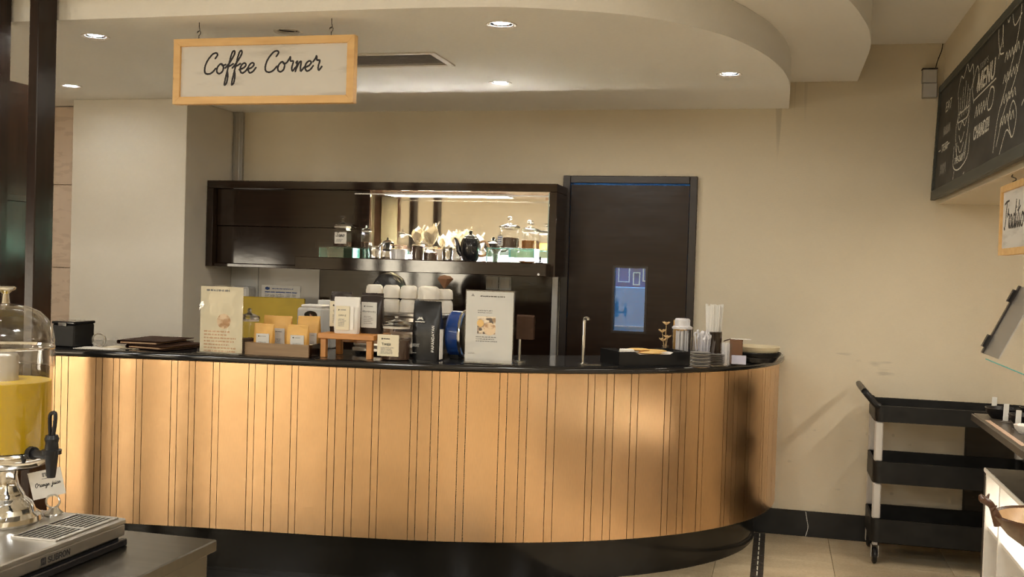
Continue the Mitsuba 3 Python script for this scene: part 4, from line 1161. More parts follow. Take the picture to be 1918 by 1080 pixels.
glass_box('clear glass box riser under the tall coffee jar at the right of the display', -1.665, -1.527, 5.955, 6.10, ZS + .0005, ZS + .084)
glass_box('clear glass box riser at the right end of the display', -1.523, -1.380, 5.955, 6.10, ZS + .0005, ZS + .084)
tj, hb = jar('display_jar', 'tall lidded glass jar of dark coffee beans, nearer of the two at the right', -1.545, 6.015, ZS + .0845, .060, .190, .52, lid_h=.42, seed=5, ring='mat_cream_paper')
lk = part(tj, 'label', moved(box(-.056, -.024, -.060, -.0580, .012, .072, .0005), -1.545, 6.015, ZS + .0845), 'mat_greypaper', smooth=False)
part(lk, 'small_print', FX(hline(.024, .05, 4, 91, .0004), -1.598, 5.9548, ZS + .0845 + .064), 'mat_blue_ink', smooth=False, kind='stuff')
jar('display_jar', 'lidded glass jar of reddish dried leaves at the right end of the display', -1.440, 6.070, ZS + .0845, .044, .172, .44, 'mat_herb', lid_h=.42, seed=6, ring='mat_cream_paper')
single('spoon', cat(tube([(-1.870, 5.925, ZS + .003), (-1.810, 5.915, ZS + .003)], .0022, 8), moved(trimesh.creation.icosphere(2, 1.0), 0, 0, 0, s=(.014, .009, .003)) if False else fix(m3.Manifold.sphere(1.0, 20).scale((.014, .009, .0028)).translate((-1.797, 5.913, ZS + .0032)))), 'mat_chrome', 'small steel spoon lying in front of the black coffee pot', 'spoon')
single('saucer', lathe([(0, 0), (.030, 0), (.052, .008), (.054, .010), (.030, .004), (0, .003)], 32, (-1.415, 5.93, ZS)), 'mat_orange_wood', 'small wooden dish lying before the right glass riser', 'dish')
cw = thing('ornament', 'tiny dark ornament at the right front corner of the display shelf', 'ornament')
part(cw, 'base', box(-1.362, -1.322, 5.925, 5.950, ZS, ZS + .006, .001), 'mat_black_plastic', smooth=False)
part(cw, 'figure', lathe([(0, 0), (.007, 0), (.004, .012), (.008, .022), (.003, .032), (0, .034)], 14, (-1.338, 5.938, ZS + .0062)), 'mat_black_plastic')

# ------------------------------------------------------------------ right end of the counter
cd = lambda s_: None
bt = thing('serving_tray', 'deep black serving tray of pancakes at the right of the counter', 'tray')
A0, A1 = np.array([-.730, 5.040]), np.array([-.410, 5.250])
dA = (A1 - A0) / np.linalg.norm(A1 - A0)
nA = np.array([-dA[1], dA[0]])
LA, WA, HA = np.linalg.norm(A1 - A0), .225, .066


def trayframe(m):
    return frame(m, (A0[0], A0[1], ZT), (dA[0], dA[1], 0), (nA[0], nA[1], 0), (0, 0, 1))


part(bt, 'floor', trayframe(box(.006, LA - .006, .006, WA - .006, 0, .005)), 'mat_black_plastic', smooth=False)
notch = Polygon([(0, 0), (LA, 0), (LA, HA), (LA * .78, HA), (LA * .72, HA * .80), (LA * .28, HA * .80), (LA * .22, HA), (0, HA)])
fr = extrude(notch, .005)
part(bt, 'wall', trayframe(frame(fr, (0, .005, 0), (1, 0, 0), (0, 0, 1))), 'mat_black_plastic', smooth=False)
part(bt, 'wall', trayframe(frame(fr, (0, WA, 0), (1, 0, 0), (0, 0, 1))), 'mat_black_plastic', smooth=False)
part(bt, 'wall', trayframe(box(0, .005, .0055, WA - .0055, 0, HA)), 'mat_black_plastic', smooth=False)
part(bt, 'wall', trayframe(box(LA - .005, LA, .0055, WA - .0055, 0, HA)), 'mat_black_plastic', smooth=False)
single('paper_liner', trayframe(box(.007, LA - .007, .008, WA - .008, .0055, .0500)), 'mat_paper', 'folded white paper filling the black serving tray', 'paper', smooth=False)
for i, (u_, v_, r_) in enumerate(((.20, .07, .060), (.25, .11, .055), (.16, .12, .055))):
    single('pancake', trayframe(fix(m3.Manifold.sphere(1, 36).scale((r_, r_, .006)).translate((u_, v_, .0575 + .0055 * i)))), 'mat_crepe', ['golden pancake at the front of the black tray', 'golden pancake to the right at the back of the black tray', 'golden pancake at the back of the black tray'][i], 'pancake')
single('napkin_block', trayframe(box(.045, .105, .05, .10, .0505, .074, .003)), 'mat_paper', 'small folded white napkin at the left end of the black tray', 'napkin', smooth=False)


def clear_tub(name, label, x, y, r0_, r1_, h, mat='mat_clear_bag', catg='container'):
    t = thing(name, label, catg)
    part(t, 'wall', lathe([(0, 0), (r0_, 0), (r1_, h)], 32, (x, y, ZT)), mat)
    return t


jt = clear_tub('plastic_container', 'tall clear plastic container with a domed lid full of white sticks', -.468, 5.44, .047, .050, .168)
part(jt, 'lid', lathe([(.052, .168), (.053, .178), (.040, .184), (.040, .214), (.034, .222), (0, .224)], 32, (-.468, 5.44, ZT)), 'mat_cling')
for i in range(26):
    a, r_ = rng.random() * 2 * P, .038 * math.sqrt(rng.random())
    part(jt, 'stick', box(-.468 + r_ * math.cos(a) - .0028, -.468 + r_ * math.cos(a) + .0028, 5.44 + r_ * math.sin(a) - .0022, 5.44 + r_ * math.sin(a) + .0022, ZT + .004, ZT + .150 + .012 * rng.random()), 'mat_white', smooth=False)
cu = clear_tub('cutlery_cup', 'clear tub stuffed with wrapped plastic cutlery', -.348, 5.335, .044, .058, .120)
for i in range(30):
    a, r_ = rng.random() * 2 * P, .034 * math.sqrt(rng.random())
    x_, y_ = -.348 + r_ * math.cos(a), 5.335 + r_ * math.sin(a)
    k_ = 1.55
    h_ = .128 + .036 * rng.random()
    tip = (-.348 + r_ * math.cos(a) * k_, 5.335 + r_ * math.sin(a) * k_, ZT + h_)
    st = tube([(x_, y_, ZT + .006), (x_ + (tip[0] - x_) * .5, y_ + (tip[1] - y_) * .5, ZT + h_ * .5), tip], [.0030, .0034, .0042], 6)
    sp2 = fix(m3.Manifold.sphere(1, 12).scale((.0085, .0050, .012)).rotate((rng.random() * 30, 0, rng.random() * 180)).translate(tip))
    part(cu, 'wrapped_spoon', cat(st, sp2), 'mat_cling')
sw = thing('straw_holder', 'dark holder packed with white paper straws, tallest thing at the right of the counter', 'straw holder')
part(sw, 'holder', lathe([(0, 0), (.046, 0), (.048, .160), (.044, .160), (.042, .01), (0, .01)], 28, (-.316, 5.462, ZT)), 'mat_dark_wood')
for i in range(34):
    a, r_ = rng.random() * 2 * P, .033 * math.sqrt(rng.random())
    x_, y_ = -.316 + r_ * math.cos(a), 5.462 + r_ * math.sin(a)
    top = (-.316 + 1.55 * r_ * math.cos(a), 5.462 + 1.4 * r_ * math.sin(a), ZT + .288 + .014 * rng.random())
    part(sw, 'straw', tube([(x_, y_, ZT + .012), top], .0036, 8), 'mat_white')
fl = thing('flower_vase', 'slim vase of small beige dried flowers beside the clear container', 'vase')
part(fl, 'vase', lathe([(0, 0), (.018, 0), (.016, .05), (.020, .075), (.016, .078), (0, .06)], 20, (-.555, 5.458, ZT)), 'mat_glass')
for i, (dx_, dz_) in enumerate(((-.016, .150), (.004, .190), (-.010, .105), (.012, .120))):
    fk = part(fl, 'stem', tube(smooth_line([(-.555, 5.458, ZT + .004), (-.555 + dx_ * .5, 5.455, ZT + dz_ * .6), (-.555 + dx_, 5.450, ZT + dz_)], 5), .0016, 6), 'mat_flower')
    pet = []
    for q in range(5):
        a = q * 2 * P / 5 + i
        pet.append(fix(m3.Manifold.sphere(1, 10).scale((.014, .006, .004)).rotate((0, -35, 0)).translate((.010, 0, .003)).rotate((0, 0, math.degrees(a))).translate((-.555 + dx_, 5.450, ZT + dz_))))
    part(fk, 'blossom', cat(pet), 'mat_flower')
pk = thing('menu_card', 'narrow yellow card standing behind the clear plastic container', 'card')
part(pk, 'card', box(-.525, -.455, 5.560, 5.563, ZT, 1.262), 'mat_kraft', smooth=False)
part(pk, 'base', box(-.515, -.445, 5.470, 5.495, ZT, ZT + .004) if False else box(-.518, -.462, 5.5635, 5.58, ZT, ZT + .012), 'mat_oak', smooth=False)


def saucer_stack(x, y, r, n, pitch, group, mats, where):
    for i in range(n):
        z = ZT + .0005 + i * pitch
        single('saucer', lathe([(0, 0), (r * .6, 0), (r * .97, pitch * .62), (r, pitch * .80), (r * .9, pitch * .78), (r * .55, pitch * .35), (0, pitch * .30)], 30, (x, y, z)), mats[i % len(mats)],
               f'small grey dish in the {where} stack beside the black tray', 'dish', group)


saucer_stack(-.352, 5.155, .050, 9, .0085, 'dishes in the taller stack beside the black tray', ['mat_grey_metal', 'mat_greypaper'], 'taller')
saucer_stack(-.285, 5.290, .042, 7, .0085, 'dishes in the lower stack beside the stirrer cup', ['mat_grey_metal'], 'lower')
sc_ = clear_tub('stirrer_cup', 'small clear cup of white stirrers in front of the straws', -.242, 5.355, .024, .030, .112)
for i in range(16):
    a, r_ = rng.random() * 2 * P, .019 * math.sqrt(rng.random())
    part(sc_, 'stirrer', box(-.242 + r_ * math.cos(a) - .0022, -.242 + r_ * math.cos(a) + .0022, 5.355 + r_ * math.sin(a) - .0014, 5.355 + r_ * math.sin(a) + .0014, ZT + .004, ZT + .108 + .008 * rng.random()), 'mat_white', smooth=False)
bo = thing('brown_box', 'small brown box with open dark flaps behind the stirrer cup', 'box')
part(bo, 'body', box(-.228, -.165, 5.470, 5.540, ZT, 1.178, .002), 'mat_box_brown', smooth=False)
part(bo, 'flap', moved(box(-.032, .0, -.034, .034, 0, .003), -.229, 5.505, 1.176, ry=-.35), 'mat_brown_cloth', smooth=False)
single('paper_sheet', moved(box(-.045, .055, -.030, .030, 0, .0015), -.178, 5.505, 1.1795), 'mat_paper', 'white card lying on the small brown box', 'paper', smooth=False)
nt = thing('name_card', 'small lilac-grey folded card before the stack of round trays', 'card')
part(nt, 'front', moved(box(-.036, .036, -.001, .001, 0, .046), -.180, 5.448, ZT + .0005, rx=-.30), 'mat_lilac', smooth=False)
part(nt, 'back', moved(box(-.036, .036, -.001, .001, 0, .046), -.180, 5.478, ZT + .0005, rx=.30), 'mat_lilac', smooth=False)


def round_tray(x, y, z, r, h, mat, label):
    single('round_tray', lathe([(0, 0), (r * .90, 0), (r * .96, h * .35), (r, h * .9), (r * .985, h), (r * .93, h * .5), (r * .86, h * .30), (0, h * .30)], 48, (x, y, z)), mat, label, 'tray')


round_tray(-.105, 5.705, ZT, .122, .026, 'mat_black_gloss', 'black round tray at the bottom of the stack at the counter end')
round_tray(-.095, 5.700, ZT + .0265, .125, .024, 'mat_black_plastic', 'black round tray in the middle of the stack at the counter end')
round_tray(-.100, 5.705, ZT + .0510, .122, .030, 'mat_tray_tan', 'tan round tray on top of the stack at the counter end')
for i, (x0_, y0_, L_, a, lb) in enumerate(((-.905, 4.97, .10, .45, 'steel knife lying at the counter edge below the chrome post'), (-.30, 5.245, .09, .75, 'steel spoon handle lying at the counter edge beside the dishes'))):
    single('cutlery', moved(box(0, L_, -.006, .006, 0, .003, .0008), x0_, y0_, ZT, rz=a), 'mat_chrome', lb, 'cutlery', smooth=False)
# ------------------------------------------------------------------ barista behind the counter
pe = thing('person', 'barista in black stooping behind the espresso machine, only the black hair showing', 'person')
PX, PY = -2.085, 5.56
J3 = lambda x, y, z: (PX + x, PY + y, z)
body = [chain([J3(0, .05, .86), J3(0, .04, 1.00), J3(0, -.02, 1.12)], [.125, .125, .135]),
        chain([J3(-.125, -.02, 1.15), J3(.125, -.02, 1.15)], [.062, .062]),
        chain([J3(0, -.02, 1.17), J3(0, -.055, 1.25)], [.055, .050])]
for s_ in (-1, 1):
    body.append(chain([J3(.085 * s_, .05, .84), J3(.095 * s_, .03, .46), J3(.095 * s_, .06, .09)], [.092, .060, .042]))
    body.append(chain([J3(.095 * s_, .07, .050), J3(.100 * s_, -.12, .034)], [.046, .034]))
    body.append(chain([J3(.150 * s_, -.02, 1.14), J3(.200 * s_, .03, .94), J3(.150 * s_, -.16, .905)], [.052, .040, .030]))
    body.append(chain([J3(.150 * s_, -.16, .905), J3(.135 * s_, -.235, .912)], [.029, .024]))
    for q in range(4):
        o = (q - 1.5) * .017
        l_ = (.050, .058, .055, .044)[q]
        body.append(chain([J3(.135 * s_ + o, -.235, .914), J3(.135 * s_ + o * 1.15, -.235 - l_ * .6, .916), J3(.135 * s_ + o * 1.2, -.235 - l_, .904)], [.0095, .0085, .0075]))
    body.append(chain([J3((.135 - .022) * s_, -.195, .910), J3((.135 - .045) * s_, -.225, .912), J3((.135 - .050) * s_, -.250, .905)], [.010, .009, .008]))
head = [m3.Manifold.sphere(1, 48).scale((.074, .092, .108)).rotate((32, 0, 0)).translate(J3(0, -.085, 1.335)),
        m3.Manifold.sphere(1, 32).scale((.058, .060, .060)).translate(J3(0, -.125, 1.275)),
        m3.Manifold.batch_hull([m3.Manifold.sphere(.008, 10).translate(J3(0, -.182, 1.335)), m3.Manifold.sphere(.014, 12).translate(J3(0, -.195, 1.295))])]
for s_ in (-1, 1):
    head.append(m3.Manifold.sphere(1, 16).scale((.010, .020, .030)).translate(J3(.076 * s_, -.085, 1.318)))
full = m3.Manifold.batch_boolean(body + head, m3.OpType.Add).refine_to_length(.022)
bm = fix(full)
bm.merge_vertices()
trimesh.smoothing.filter_taubin(bm, iterations=8)
part(pe, 'body', bm, 'mat_skin', smooth=True)
hair = m3.Manifold.sphere(1, 56).scale((.096, .118, .116)).rotate((24, 0, 0)).translate(J3(0, -.080, 1.350)) - m3.Manifold.cube((.4, .3, .3), False).rotate((24, 0, 0)).translate(J3(-.2, -.470, 1.085))
hm = fix(hair.refine_to_length(.012))
hm.merge_vertices()
hm.vertices += (meshkit.noise(hm.vertices * [[60, 60, 14]]) - .5)[:, None] * .006
part(pe, 'hair', hm, 'mat_hair', smooth=True, label='short black hair')
shirt = m3.Manifold.batch_boolean([chain([J3(0, .05, .80), J3(0, .04, 1.00), J3(0, -.02, 1.12)], [.138, .137, .145]), chain([J3(-.130, -.02, 1.15), J3(.130, -.02, 1.15)], [.070, .070])]
                                  + [chain([J3(.150 * s_, -.02, 1.145), J3(.202 * s_, .03, .945)], [.061, .052]) for s_ in (-1, 1)], m3.OpType.Add).refine_to_length(.03)
sm = fix(shirt)
sm.merge_vertices()
trimesh.smoothing.filter_taubin(sm, iterations=6)
part(pe, 'shirt', sm, 'mat_uniform', smooth=True)
tr_ = m3.Manifold.batch_boolean([chain([J3(.085 * s_, .05, .83), J3(.096 * s_, .03, .46), J3(.096 * s_, .06, .10)], [.106, .072, .056]) for s_ in (-1, 1)], m3.OpType.Add)
part(pe, 'trousers', tr_, 'mat_uniform', smooth=40)
for s_ in (-1, 1):
    sh = chain([J3(.096 * s_, .075, .050), J3(.104 * s_, -.135, .038)], [.049, .037]) - m3.Manifold.cube((2, 2, 1), True).translate((PX, PY, -.499))
    part(pe, 'shoe', sh, 'mat_black_plastic', smooth=40)

# ------------------------------------------------------------------ juice dispenser on its steel table
tb = thing('steel_table', 'brushed steel table at the lower left under the juice dispenser', 'table')
part(tb, 'top', box(-2.30, -1.270, 1.10, 2.242, .822, .850, .003), 'mat_table_steel', smooth=False)
part(tb, 'apron', box(-2.28, -1.285, 1.12, 2.225, .60, .8215, .002), 'mat_table_steel', smooth=False)
for X in (-2.27, -1.33):
    for Y in (1.13, 2.17):
        part(tb, 'leg', box(X, X + .04, Y, Y + .04, 0, .5995, .003), 'mat_steel', smooth=False)
ds = thing('juice_dispenser', 'clear domed juice dispenser with a chrome pedestal and black tap', 'drink dispenser')
dx, dyy = -1.672, 2.0
at = (dx, dyy, 0)
part(ds, 'foot', lathe([(0, .912), (.080, .912), (.086, .918), (.083, .928), (.072, .936), (.069, .944), (.064, .955), (.050, .967), (.047, .975), (.044, .98)], 48, at), 'mat_chrome')
part(ds, 'stem', lathe([(.044, .9801), (.036, .995), (.032, 1.015), (.034, 1.040), (0, 1.040)], 40, at), 'mat_chrome')
part(ds, 'collar', lathe([(0, 1.0401), (.086, 1.0401), (.100, 1.046), (.104, 1.056), (.104, 1.068), (.100, 1.076), (0, 1.076)], 56, at), 'mat_chrome')
tk = part(ds, 'tank', lathe([(0, 1.0765), (.1005, 1.0765), (.1015, 1.085), (.1015, 1.262)], 64, at), 'mat_glass')
part(ds, 'juice', lathe([(0, 1.0785), (.0985, 1.0785), (.0990, 1.086), (.0990, 1.2295), (.0975, 1.231), (0, 1.231)], 64, at), 'mat_juice')
part(ds, 'tank_rim', lathe([(.1016, 1.258), (.1045, 1.262), (.1045, 1.300), (.1015, 1.303), (.1005, 1.300), (.1005, 1.262)], 64, at), 'mat_glass')
dm_ = part(ds, 'dome', lathe([(.1040, 1.3035), (.1040, 1.322), (.100, 1.345), (.090, 1.367), (.072, 1.385), (.048, 1.396), (.022, 1.401), (0, 1.402)], 64, at), 'mat_glass')
part(ds, 'dome_ring', lathe([(.1005, 1.303), (.1050, 1.303), (.1055, 1.306), (.1050, 1.309), (.1005, 1.309), (.1005, 1.303)], 64, at), 'mat_chrome')
part(ds, 'lid_knob', lathe([(0, 1.4025), (.010, 1.4025), (.009, 1.412), (.008, 1.424), (.013, 1.430), (.021, 1.434), (.022, 1.438), (.018, 1.441), (0, 1.442)], 32, at), 'mat_chrome')
part(ds, 'ice_core', lathe([(0, 1.079), (.030, 1.079), (.030, 1.285), (.026, 1.292), (0, 1.294)], 36, at), 'mat_brushed', label='steel ice core')
ta = math.radians(-16)
tdir = np.array([math.cos(ta), math.sin(ta), 0])
O = np.array([dx, dyy, 0])
tp_ = lambda r, z: tuple(O + tdir * r + np.array([0, 0, z]))
tk = part(ds, 'tap', cat(tube([tp_(.098, 1.0790), tp_(.112, 1.0790)], [.014, .014], 18), tube([tp_(.111, 1.0790), tp_(.165, 1.0785)], .0088, 16),
                         lathe([(0, 0), (.0085, 0), (.0100, .010), (.0135, .046), (.0135, .050), (.0200, .051), (.0205, .060), (.0145, .061), (.0130, .075), (.0150, .084), (.0120, .092), (0, .093)], 28, tp_(.171, 1.0335))), 'mat_black_plastic')
hz = 1.1265
part(tk, 'tap_handle', tube(smooth_line([tp_(.1655, hz), tp_(.1635, hz + .020), tp_(.1635, hz + .040), tp_(.1720, hz + .047), tp_(.1810, hz + .045), tp_(.1800, hz + .024), tp_(.1755, hz)], 6), .0042, 10), 'mat_black_plastic')
# tray / stand
ty = thing('drip_tray', 'polished steel base of the dispenser with a slotted grate lettered SUBRON', 'tray')
X0, X1, Y0, Y1 = -1.90, -1.440, 1.52, 2.130
part(ty, 'top_plate', box(X0, X1, Y0, Y1, .898, .9115, .003), 'mat_chrome' if False else 'mat_steel', smooth=False)
part(ty, 'skirt', box(X0 + .002, X1 - .002, Y0 + .002, Y1 - .002, .872, .8978, .002), 'mat_steel', smooth=False)
part(ty, 'plinth', box(X0 + .012, X1 - .012, Y0 + .012, Y1 - .012, .8505, .8718), 'mat_black_plastic', smooth=False)
part(ty, 'lower_step', box(X1 - .0118, X1 + .006, Y0, Y1 - .004, .8505, .866, .002), 'mat_black_gloss', smooth=False)
gx0, gx1, gy0, gy1 = -1.565, -1.452, 1.90, 2.118
gk = part(ty, 'grate', cat(box(gx0, gx1, gy0, gy0 + .008, .9118, .9150, .0008), box(gx0, gx1, gy1 - .008, gy1, .9118, .9150, .0008), box(gx0, gx0 + .008, gy0 + .008, gy1 - .008, .9118, .9150, .0008), box(gx1 - .008, gx1, gy0 + .008, gy1 - .008, .9118, .9150, .0008),
                           box(gx0 + .008, gx1 - .008, (gy0 + gy1) / 2 - .004, (gy0 + gy1) / 2 + .004, .9118, .9146, .0008)), 'mat_steel', smooth=False)
part(gk, 'pan', box(gx0 + .008, gx1 - .008, gy0 + .008, gy1 - .008, .9116, .9122), 'mat_dark_slot', smooth=False)
for i in range(8):
    for (a, b) in ((gy0 + .009, (gy0 + gy1) / 2 - .005), ((gy0 + gy1) / 2 + .005, gy1 - .009)):
        xx = gx0 + .0135 + i * .0120
        part(gk, 'bar', box(xx, xx + .0048, a, b, .9123, .9129, .0002), 'mat_steel', smooth=False)
lm = text('SUBRON', .0125, .0005, True)
part(ty, 'lettering', frame(lm, (X1 - .0019, 1.862, .8785), (0, 1, 0), (0, 0, 1), (1, 0, 0)), 'mat_ink', smooth=False, label='black brand lettering')
part(ty, 'emblem', frame(extrude(sbox(0, 0, .015, .015).difference(unary_union([sbox(.004, .003, .006, .012), sbox(.009, .003, .011, .012), sbox(.004, .007, .011, .0085)])), .0005), (X1 - .0019, 1.842, .8775), (0, 1, 0), (0, 0, 1), (1, 0, 0)), 'mat_ink', smooth=False)
# card and its ring holder
kd = thing('card_holder', 'chrome ring card holder standing on the drip tray', 'card holder')
hx, hy = -1.612, 2.100
part(kd, 'foot', lathe([(0, 0), (.020, 0), (.021, .004), (.014, .010), (.008, .016), (0, .017)], 32, (hx, hy, .9118)), 'mat_chrome')
part(kd, 'ring', arc_tube((hx, hy - .004, .9118 + .031), .0150, 0, 2 * P, .0022, (.92, .39, 0), (0, 0, 1), 32), 'mat_chrome')
jc = thing('juice_card', 'small white card reading Orange juice in the ring holder', 'sign')
ex, ey = np.array([.83, .52, .20]), np.array([-.10, -.16, .98])
ex /= np.linalg.norm(ex)
ey -= ex * (ex @ ey)
ey /= np.linalg.norm(ey)
oc = np.array([-1.672, 2.105, .938])
part(jc, 'card', frame(box(0, .072, 0, .066, -.0006, .0006), oc, ex, ey), 'mat_paper', smooth=False)
m, w = script('Orange juice', .0050, .26, .0004)
part(jc, 'lettering', frame(m, oc + ex * .010 + ey * .028 + np.cross(ex, ey) * .0007, ex, ey), 'mat_ink', smooth=False, label='black handwriting')
part(jc, 'emblem', frame(extrude(unary_union([sbox(.030, .050, .040, .060).difference(sbox(.034, .050, .036, .057)), sbox(.027, .045, .043, .0465)]), .0004), oc + np.cross(ex, ey) * .0007, ex, ey), 'mat_grey_ink', smooth=False)

# ------------------------------------------------------------------ right side: chalkboard, emergency light, hanging sign
cbd = thing('chalkboard', 'large dark chalkboard menu with chalk drawings on the bulkhead at right', 'chalkboard')
by_far, by_near, bz0, bz1 = 6.305, 3.30, 1.956, 2.592
tilt = (.847 - .823) / (bz1 - bz0)
Xb = lambda z: .823 + (z - bz0) * tilt
ev = np.array([tilt, 0, 1.0])
ev /= np.linalg.norm(ev)
eu = np.array([0, -1.0, 0])
eo = np.cross(eu, ev)
LB, HB = by_far - by_near, bz1 - bz0


def B(m, u_=0, v_=0, w_=0):
    return frame(m, np.array([.823, by_far, bz0]) + eu * u_ + ev * v_ + eo * w_, eu, ev)


part(cbd, 'panel', B(box(.02, LB - .02, .02, HB - .02, -.014, 0)), 'mat_chalkboard', smooth=False)
for (a, b, c, d) in ((0, LB, HB - .040, HB), (0, LB, 0, .052)):
    part(cbd, 'frame_rail', B(box(a, b, c, d, -.016, .012, .003)), 'mat_board_frame', smooth=False)
for (a, b) in ((0, .030), (LB - .030, LB)):
    part(cbd, 'frame_stile', B(box(a, b, .0525, HB - .0405, -.016, .012, .003)), 'mat_board_frame', smooth=False)
U = lambda Y: by_far - Y


def chalk(lines, w, u_, v_, mat='mat_chalk', sx=1.0, sy=1.0):
    part(cbd, 'chalk_line', B(ink([[(x * sx, y * sy) for x, y in l] for l in lines], w, .0006), u_, v_, .0003), mat, smooth=False, kind='stuff')


def chalk_text(s_, h, u_, v_, wide=1.0, mat='mat_chalk', bold=False):
    m = text(s_, h, .0006, bold)
    m.vertices[:, 0] *= wide
    part(cbd, 'chalk_word', B(m, u_, v_, .0003), mat, smooth=False)


def squiggle(w, n, h, seed):
    r = random.Random(seed)
    return [[(w * i / n, h * ((i % 2) * .9 + .1 * r.random())) for i in range(n + 1)]]


chalk_text('EAT', .052, U(6.06), .455, 1.5)
chalk(squiggle(.24, 14, .05, 1) + squiggle(.20, 10, .03, 2), .007, U(6.08), .330, 'mat_chalk_grey')
chalk_text('TREND', .040, U(6.10), .245, 1.2)
chalk([[(0, 0), (.06, .0)], [(.30, .005), (.37, .005)]], .006, U(6.20), .262)
chalk(squiggle(.20, 10, .06, 3), .007, U(6.10), .120, 'mat_chalk_grey')
# a cook: tall hat, moustache, scarf
hat = [[(.05, 0), (.02, .10), (-.02, .16), (.04, .23), (.12, .21), (.20, .26), (.28, .21), (.36, .23), (.40, .15), (.35, .10), (.34, 0), (.05, 0)], [(.08, .02), (.07, .12)], [(.14, .02), (.14, .16)], [(.20, .02), (.20, .18)], [(.27, .02), (.27, .15)], [(.32, .02), (.33, .12)], [(.05, .04), (.34, .04)]]
chalk(hat, .006, U(5.64), .335)
chalk([[(.05, .10), (.12, .05), (.20, .08), (.28, .05), (.36, .11)], [(.06, .12), (.02, .07), (.05, -.02), (.13, -.09), (.22, -.11), (.30, -.08), (.37, .0), (.38, .08)], [(.13, .02), (.20, -.02), (.28, .02)], [(.12, -.03), (.20, -.07), (.28, -.03)], [(.10, .14), (.16, .13)], [(.24, .13), (.30, .15)]], .006, U(5.66), .245)
chalk_text('THE PARTY', .034, U(5.62), .130, 1.25)
chalk([[(-.02, .12), (.0, .02), (.18, -.01), (.40, .03), (.42, .13)], [(.04, -.01), (.02, -.07), (.16, -.05), (.22, -.09), (.34, -.04)], [(.06, .13), (.08, .04)], [(.34, .14), (.33, .05)]], .007, U(5.64), .105)
chalk_text("TODAY'S", .028, U(5.09), .500, 1.2, 'mat_chalk_grey')
chalk_text('MENU', .080, U(5.12), .405, 1.25, bold=True)
chalk([[(0, 0), (.50, .012)]], .007, U(5.18), .380)
chalk(squiggle(.26, 9, .05, 5) + [[(.28, .02), (.34, .08), (.42, .06), (.40, .0), (.32, -.01), (.28, .03)]], .008, U(5.12), .290)
chalk_text('CHANDI!!', .058, U(5.12), .190, 1.0, bold=True)
chalk([[(-.08, .0), (-.14, .08), (-.06, .16), (.0, .12), (-.03, .05)], [(.44, .10), (.50, .18), (.46, .26), (.40, .22), (.46, .12), (.54, .10)]], .007, U(5.10), .370)
sw_ = [[(.0, -.12), (.05, .02), (.16, .12), (.30, .26), (.34, .40), (.26, .48), (.18, .42), (.24, .34), (.36, .36)], [(.04, .30), (.0, .42), (.08, .50), (.16, .46), (.12, .38), (.06, .44)], [(.06, -.10), (.16, .02), (.32, .12), (.44, .26), (.50, .42)], [(.14, -.14), (.24, -.06), (.36, -.10), (.40, -.02), (.32, .04), (.26, -.02), (.34, -.10)], [(.50, .30), (.62, .20), (.58, .06), (.48, .0)]]
chalk(sw_, .006, U(4.62), .200)
for i in range(4):
    chalk(squiggle(.26, 10, .035, 20 + i), .006, U(4.52), .170 + .085 * i)
for i in range(4):
    chalk(squiggle(.5, 14, .05, 30 + i), .007, U(4.0), .140 + .11 * i)

em_ = thing('emergency_lamp', 'small grey twin box on the wall beside the chalkboard', 'lamp')
part(em_, 'housing', box(.744, .822, 6.285, YW - .0005, 2.612, 2.688, .003), 'mat_grey_metal', smooth=False)
part(em_, 'housing', box(.748, .824, 6.285, YW - .0005, 2.530, 2.6105, .003), 'mat_grey_metal', smooth=False)
part(em_, 'cap', box(.742, .824, 6.283, YW - .0005, 2.6885, 2.694, .001), 'mat_dark_frame', smooth=False)
part(em_, 'cable', tube(smooth_line([(.815, 6.330, 2.694), (.825, 6.332, 2.740), (.845, 6.333, 2.800), (.850, 6.333, 2.838)], 5), .0022, 8), 'mat_wire')

tsn = thing('hanging_sign', 'pine-framed white sign cut by the right edge, lettering begins Traditio', 'sign')
qy = 4.66
qx, qy0, qy1 = .882, 4.660, 3.860
TS = len(scene)
before = set(scene)
W_ = qy0 - qy1


def Q(m):
    return frame(m, (qx, qy0, 1.622), (0, -1, 0), (0, 0, 1))


def rail(pts, d=.030):
    return Q(moved(extrude(Polygon(pts), d), 0, 0, -d / 2))


H_, f_ = .280, .026
part(tsn, 'frame_rail', rail([(0, H_), (f_, H_ - f_), (W_ - f_, H_ - f_), (W_, H_)]), 'mat_pine', smooth=False)
part(tsn, 'frame_rail', rail([(0, 0), (W_, 0), (W_ - f_, f_), (f_, f_)]), 'mat_pine', smooth=False)
part(tsn, 'frame_stile', rail([(0, .0008), (f_ - .0006, f_), (f_ - .0006, H_ - f_), (0, H_ - .0008)]), 'mat_pine', smooth=False)
part(tsn, 'frame_stile', rail([(W_, .0008), (W_, H_ - .0008), (W_ - f_ + .0006, H_ - f_), (W_ - f_ + .0006, f_)]), 'mat_pine', smooth=False)
part(tsn, 'board', Q(box(f_ - .004, W_ - f_ + .004, f_ - .004, H_ - f_ + .004, -.006, .006)), 'mat_sign_board', smooth=False)
m, w = script('Traditio', .052, .15)
part(tsn, 'lettering', Q(moved(m, .050, .105, .0061)), 'mat_ink', smooth=False, label='black cursive lettering')
for Y in (4.50, 4.00):
    part(tsn, 'hook', tube(smooth_line([(qx, Y, 1.900), (qx, Y, 1.910), (qx + .008, Y - .004, 1.914), (qx + .010, Y - .004, 1.921), (qx + .002, Y, 1.926), (qx - .005, Y + .003, 1.930), (qx - .002, Y, 1.9378)], 4), .0020, 8), 'mat_wire')

# ------------------------------------------------------------------ trolley
tl_ = thing('service_trolley', 'black three-shelf service trolley with grey posts against the wall', 'trolley')
kx0, kx1, ky0, ky1 = .520, 1.330, 5.845, 6.255


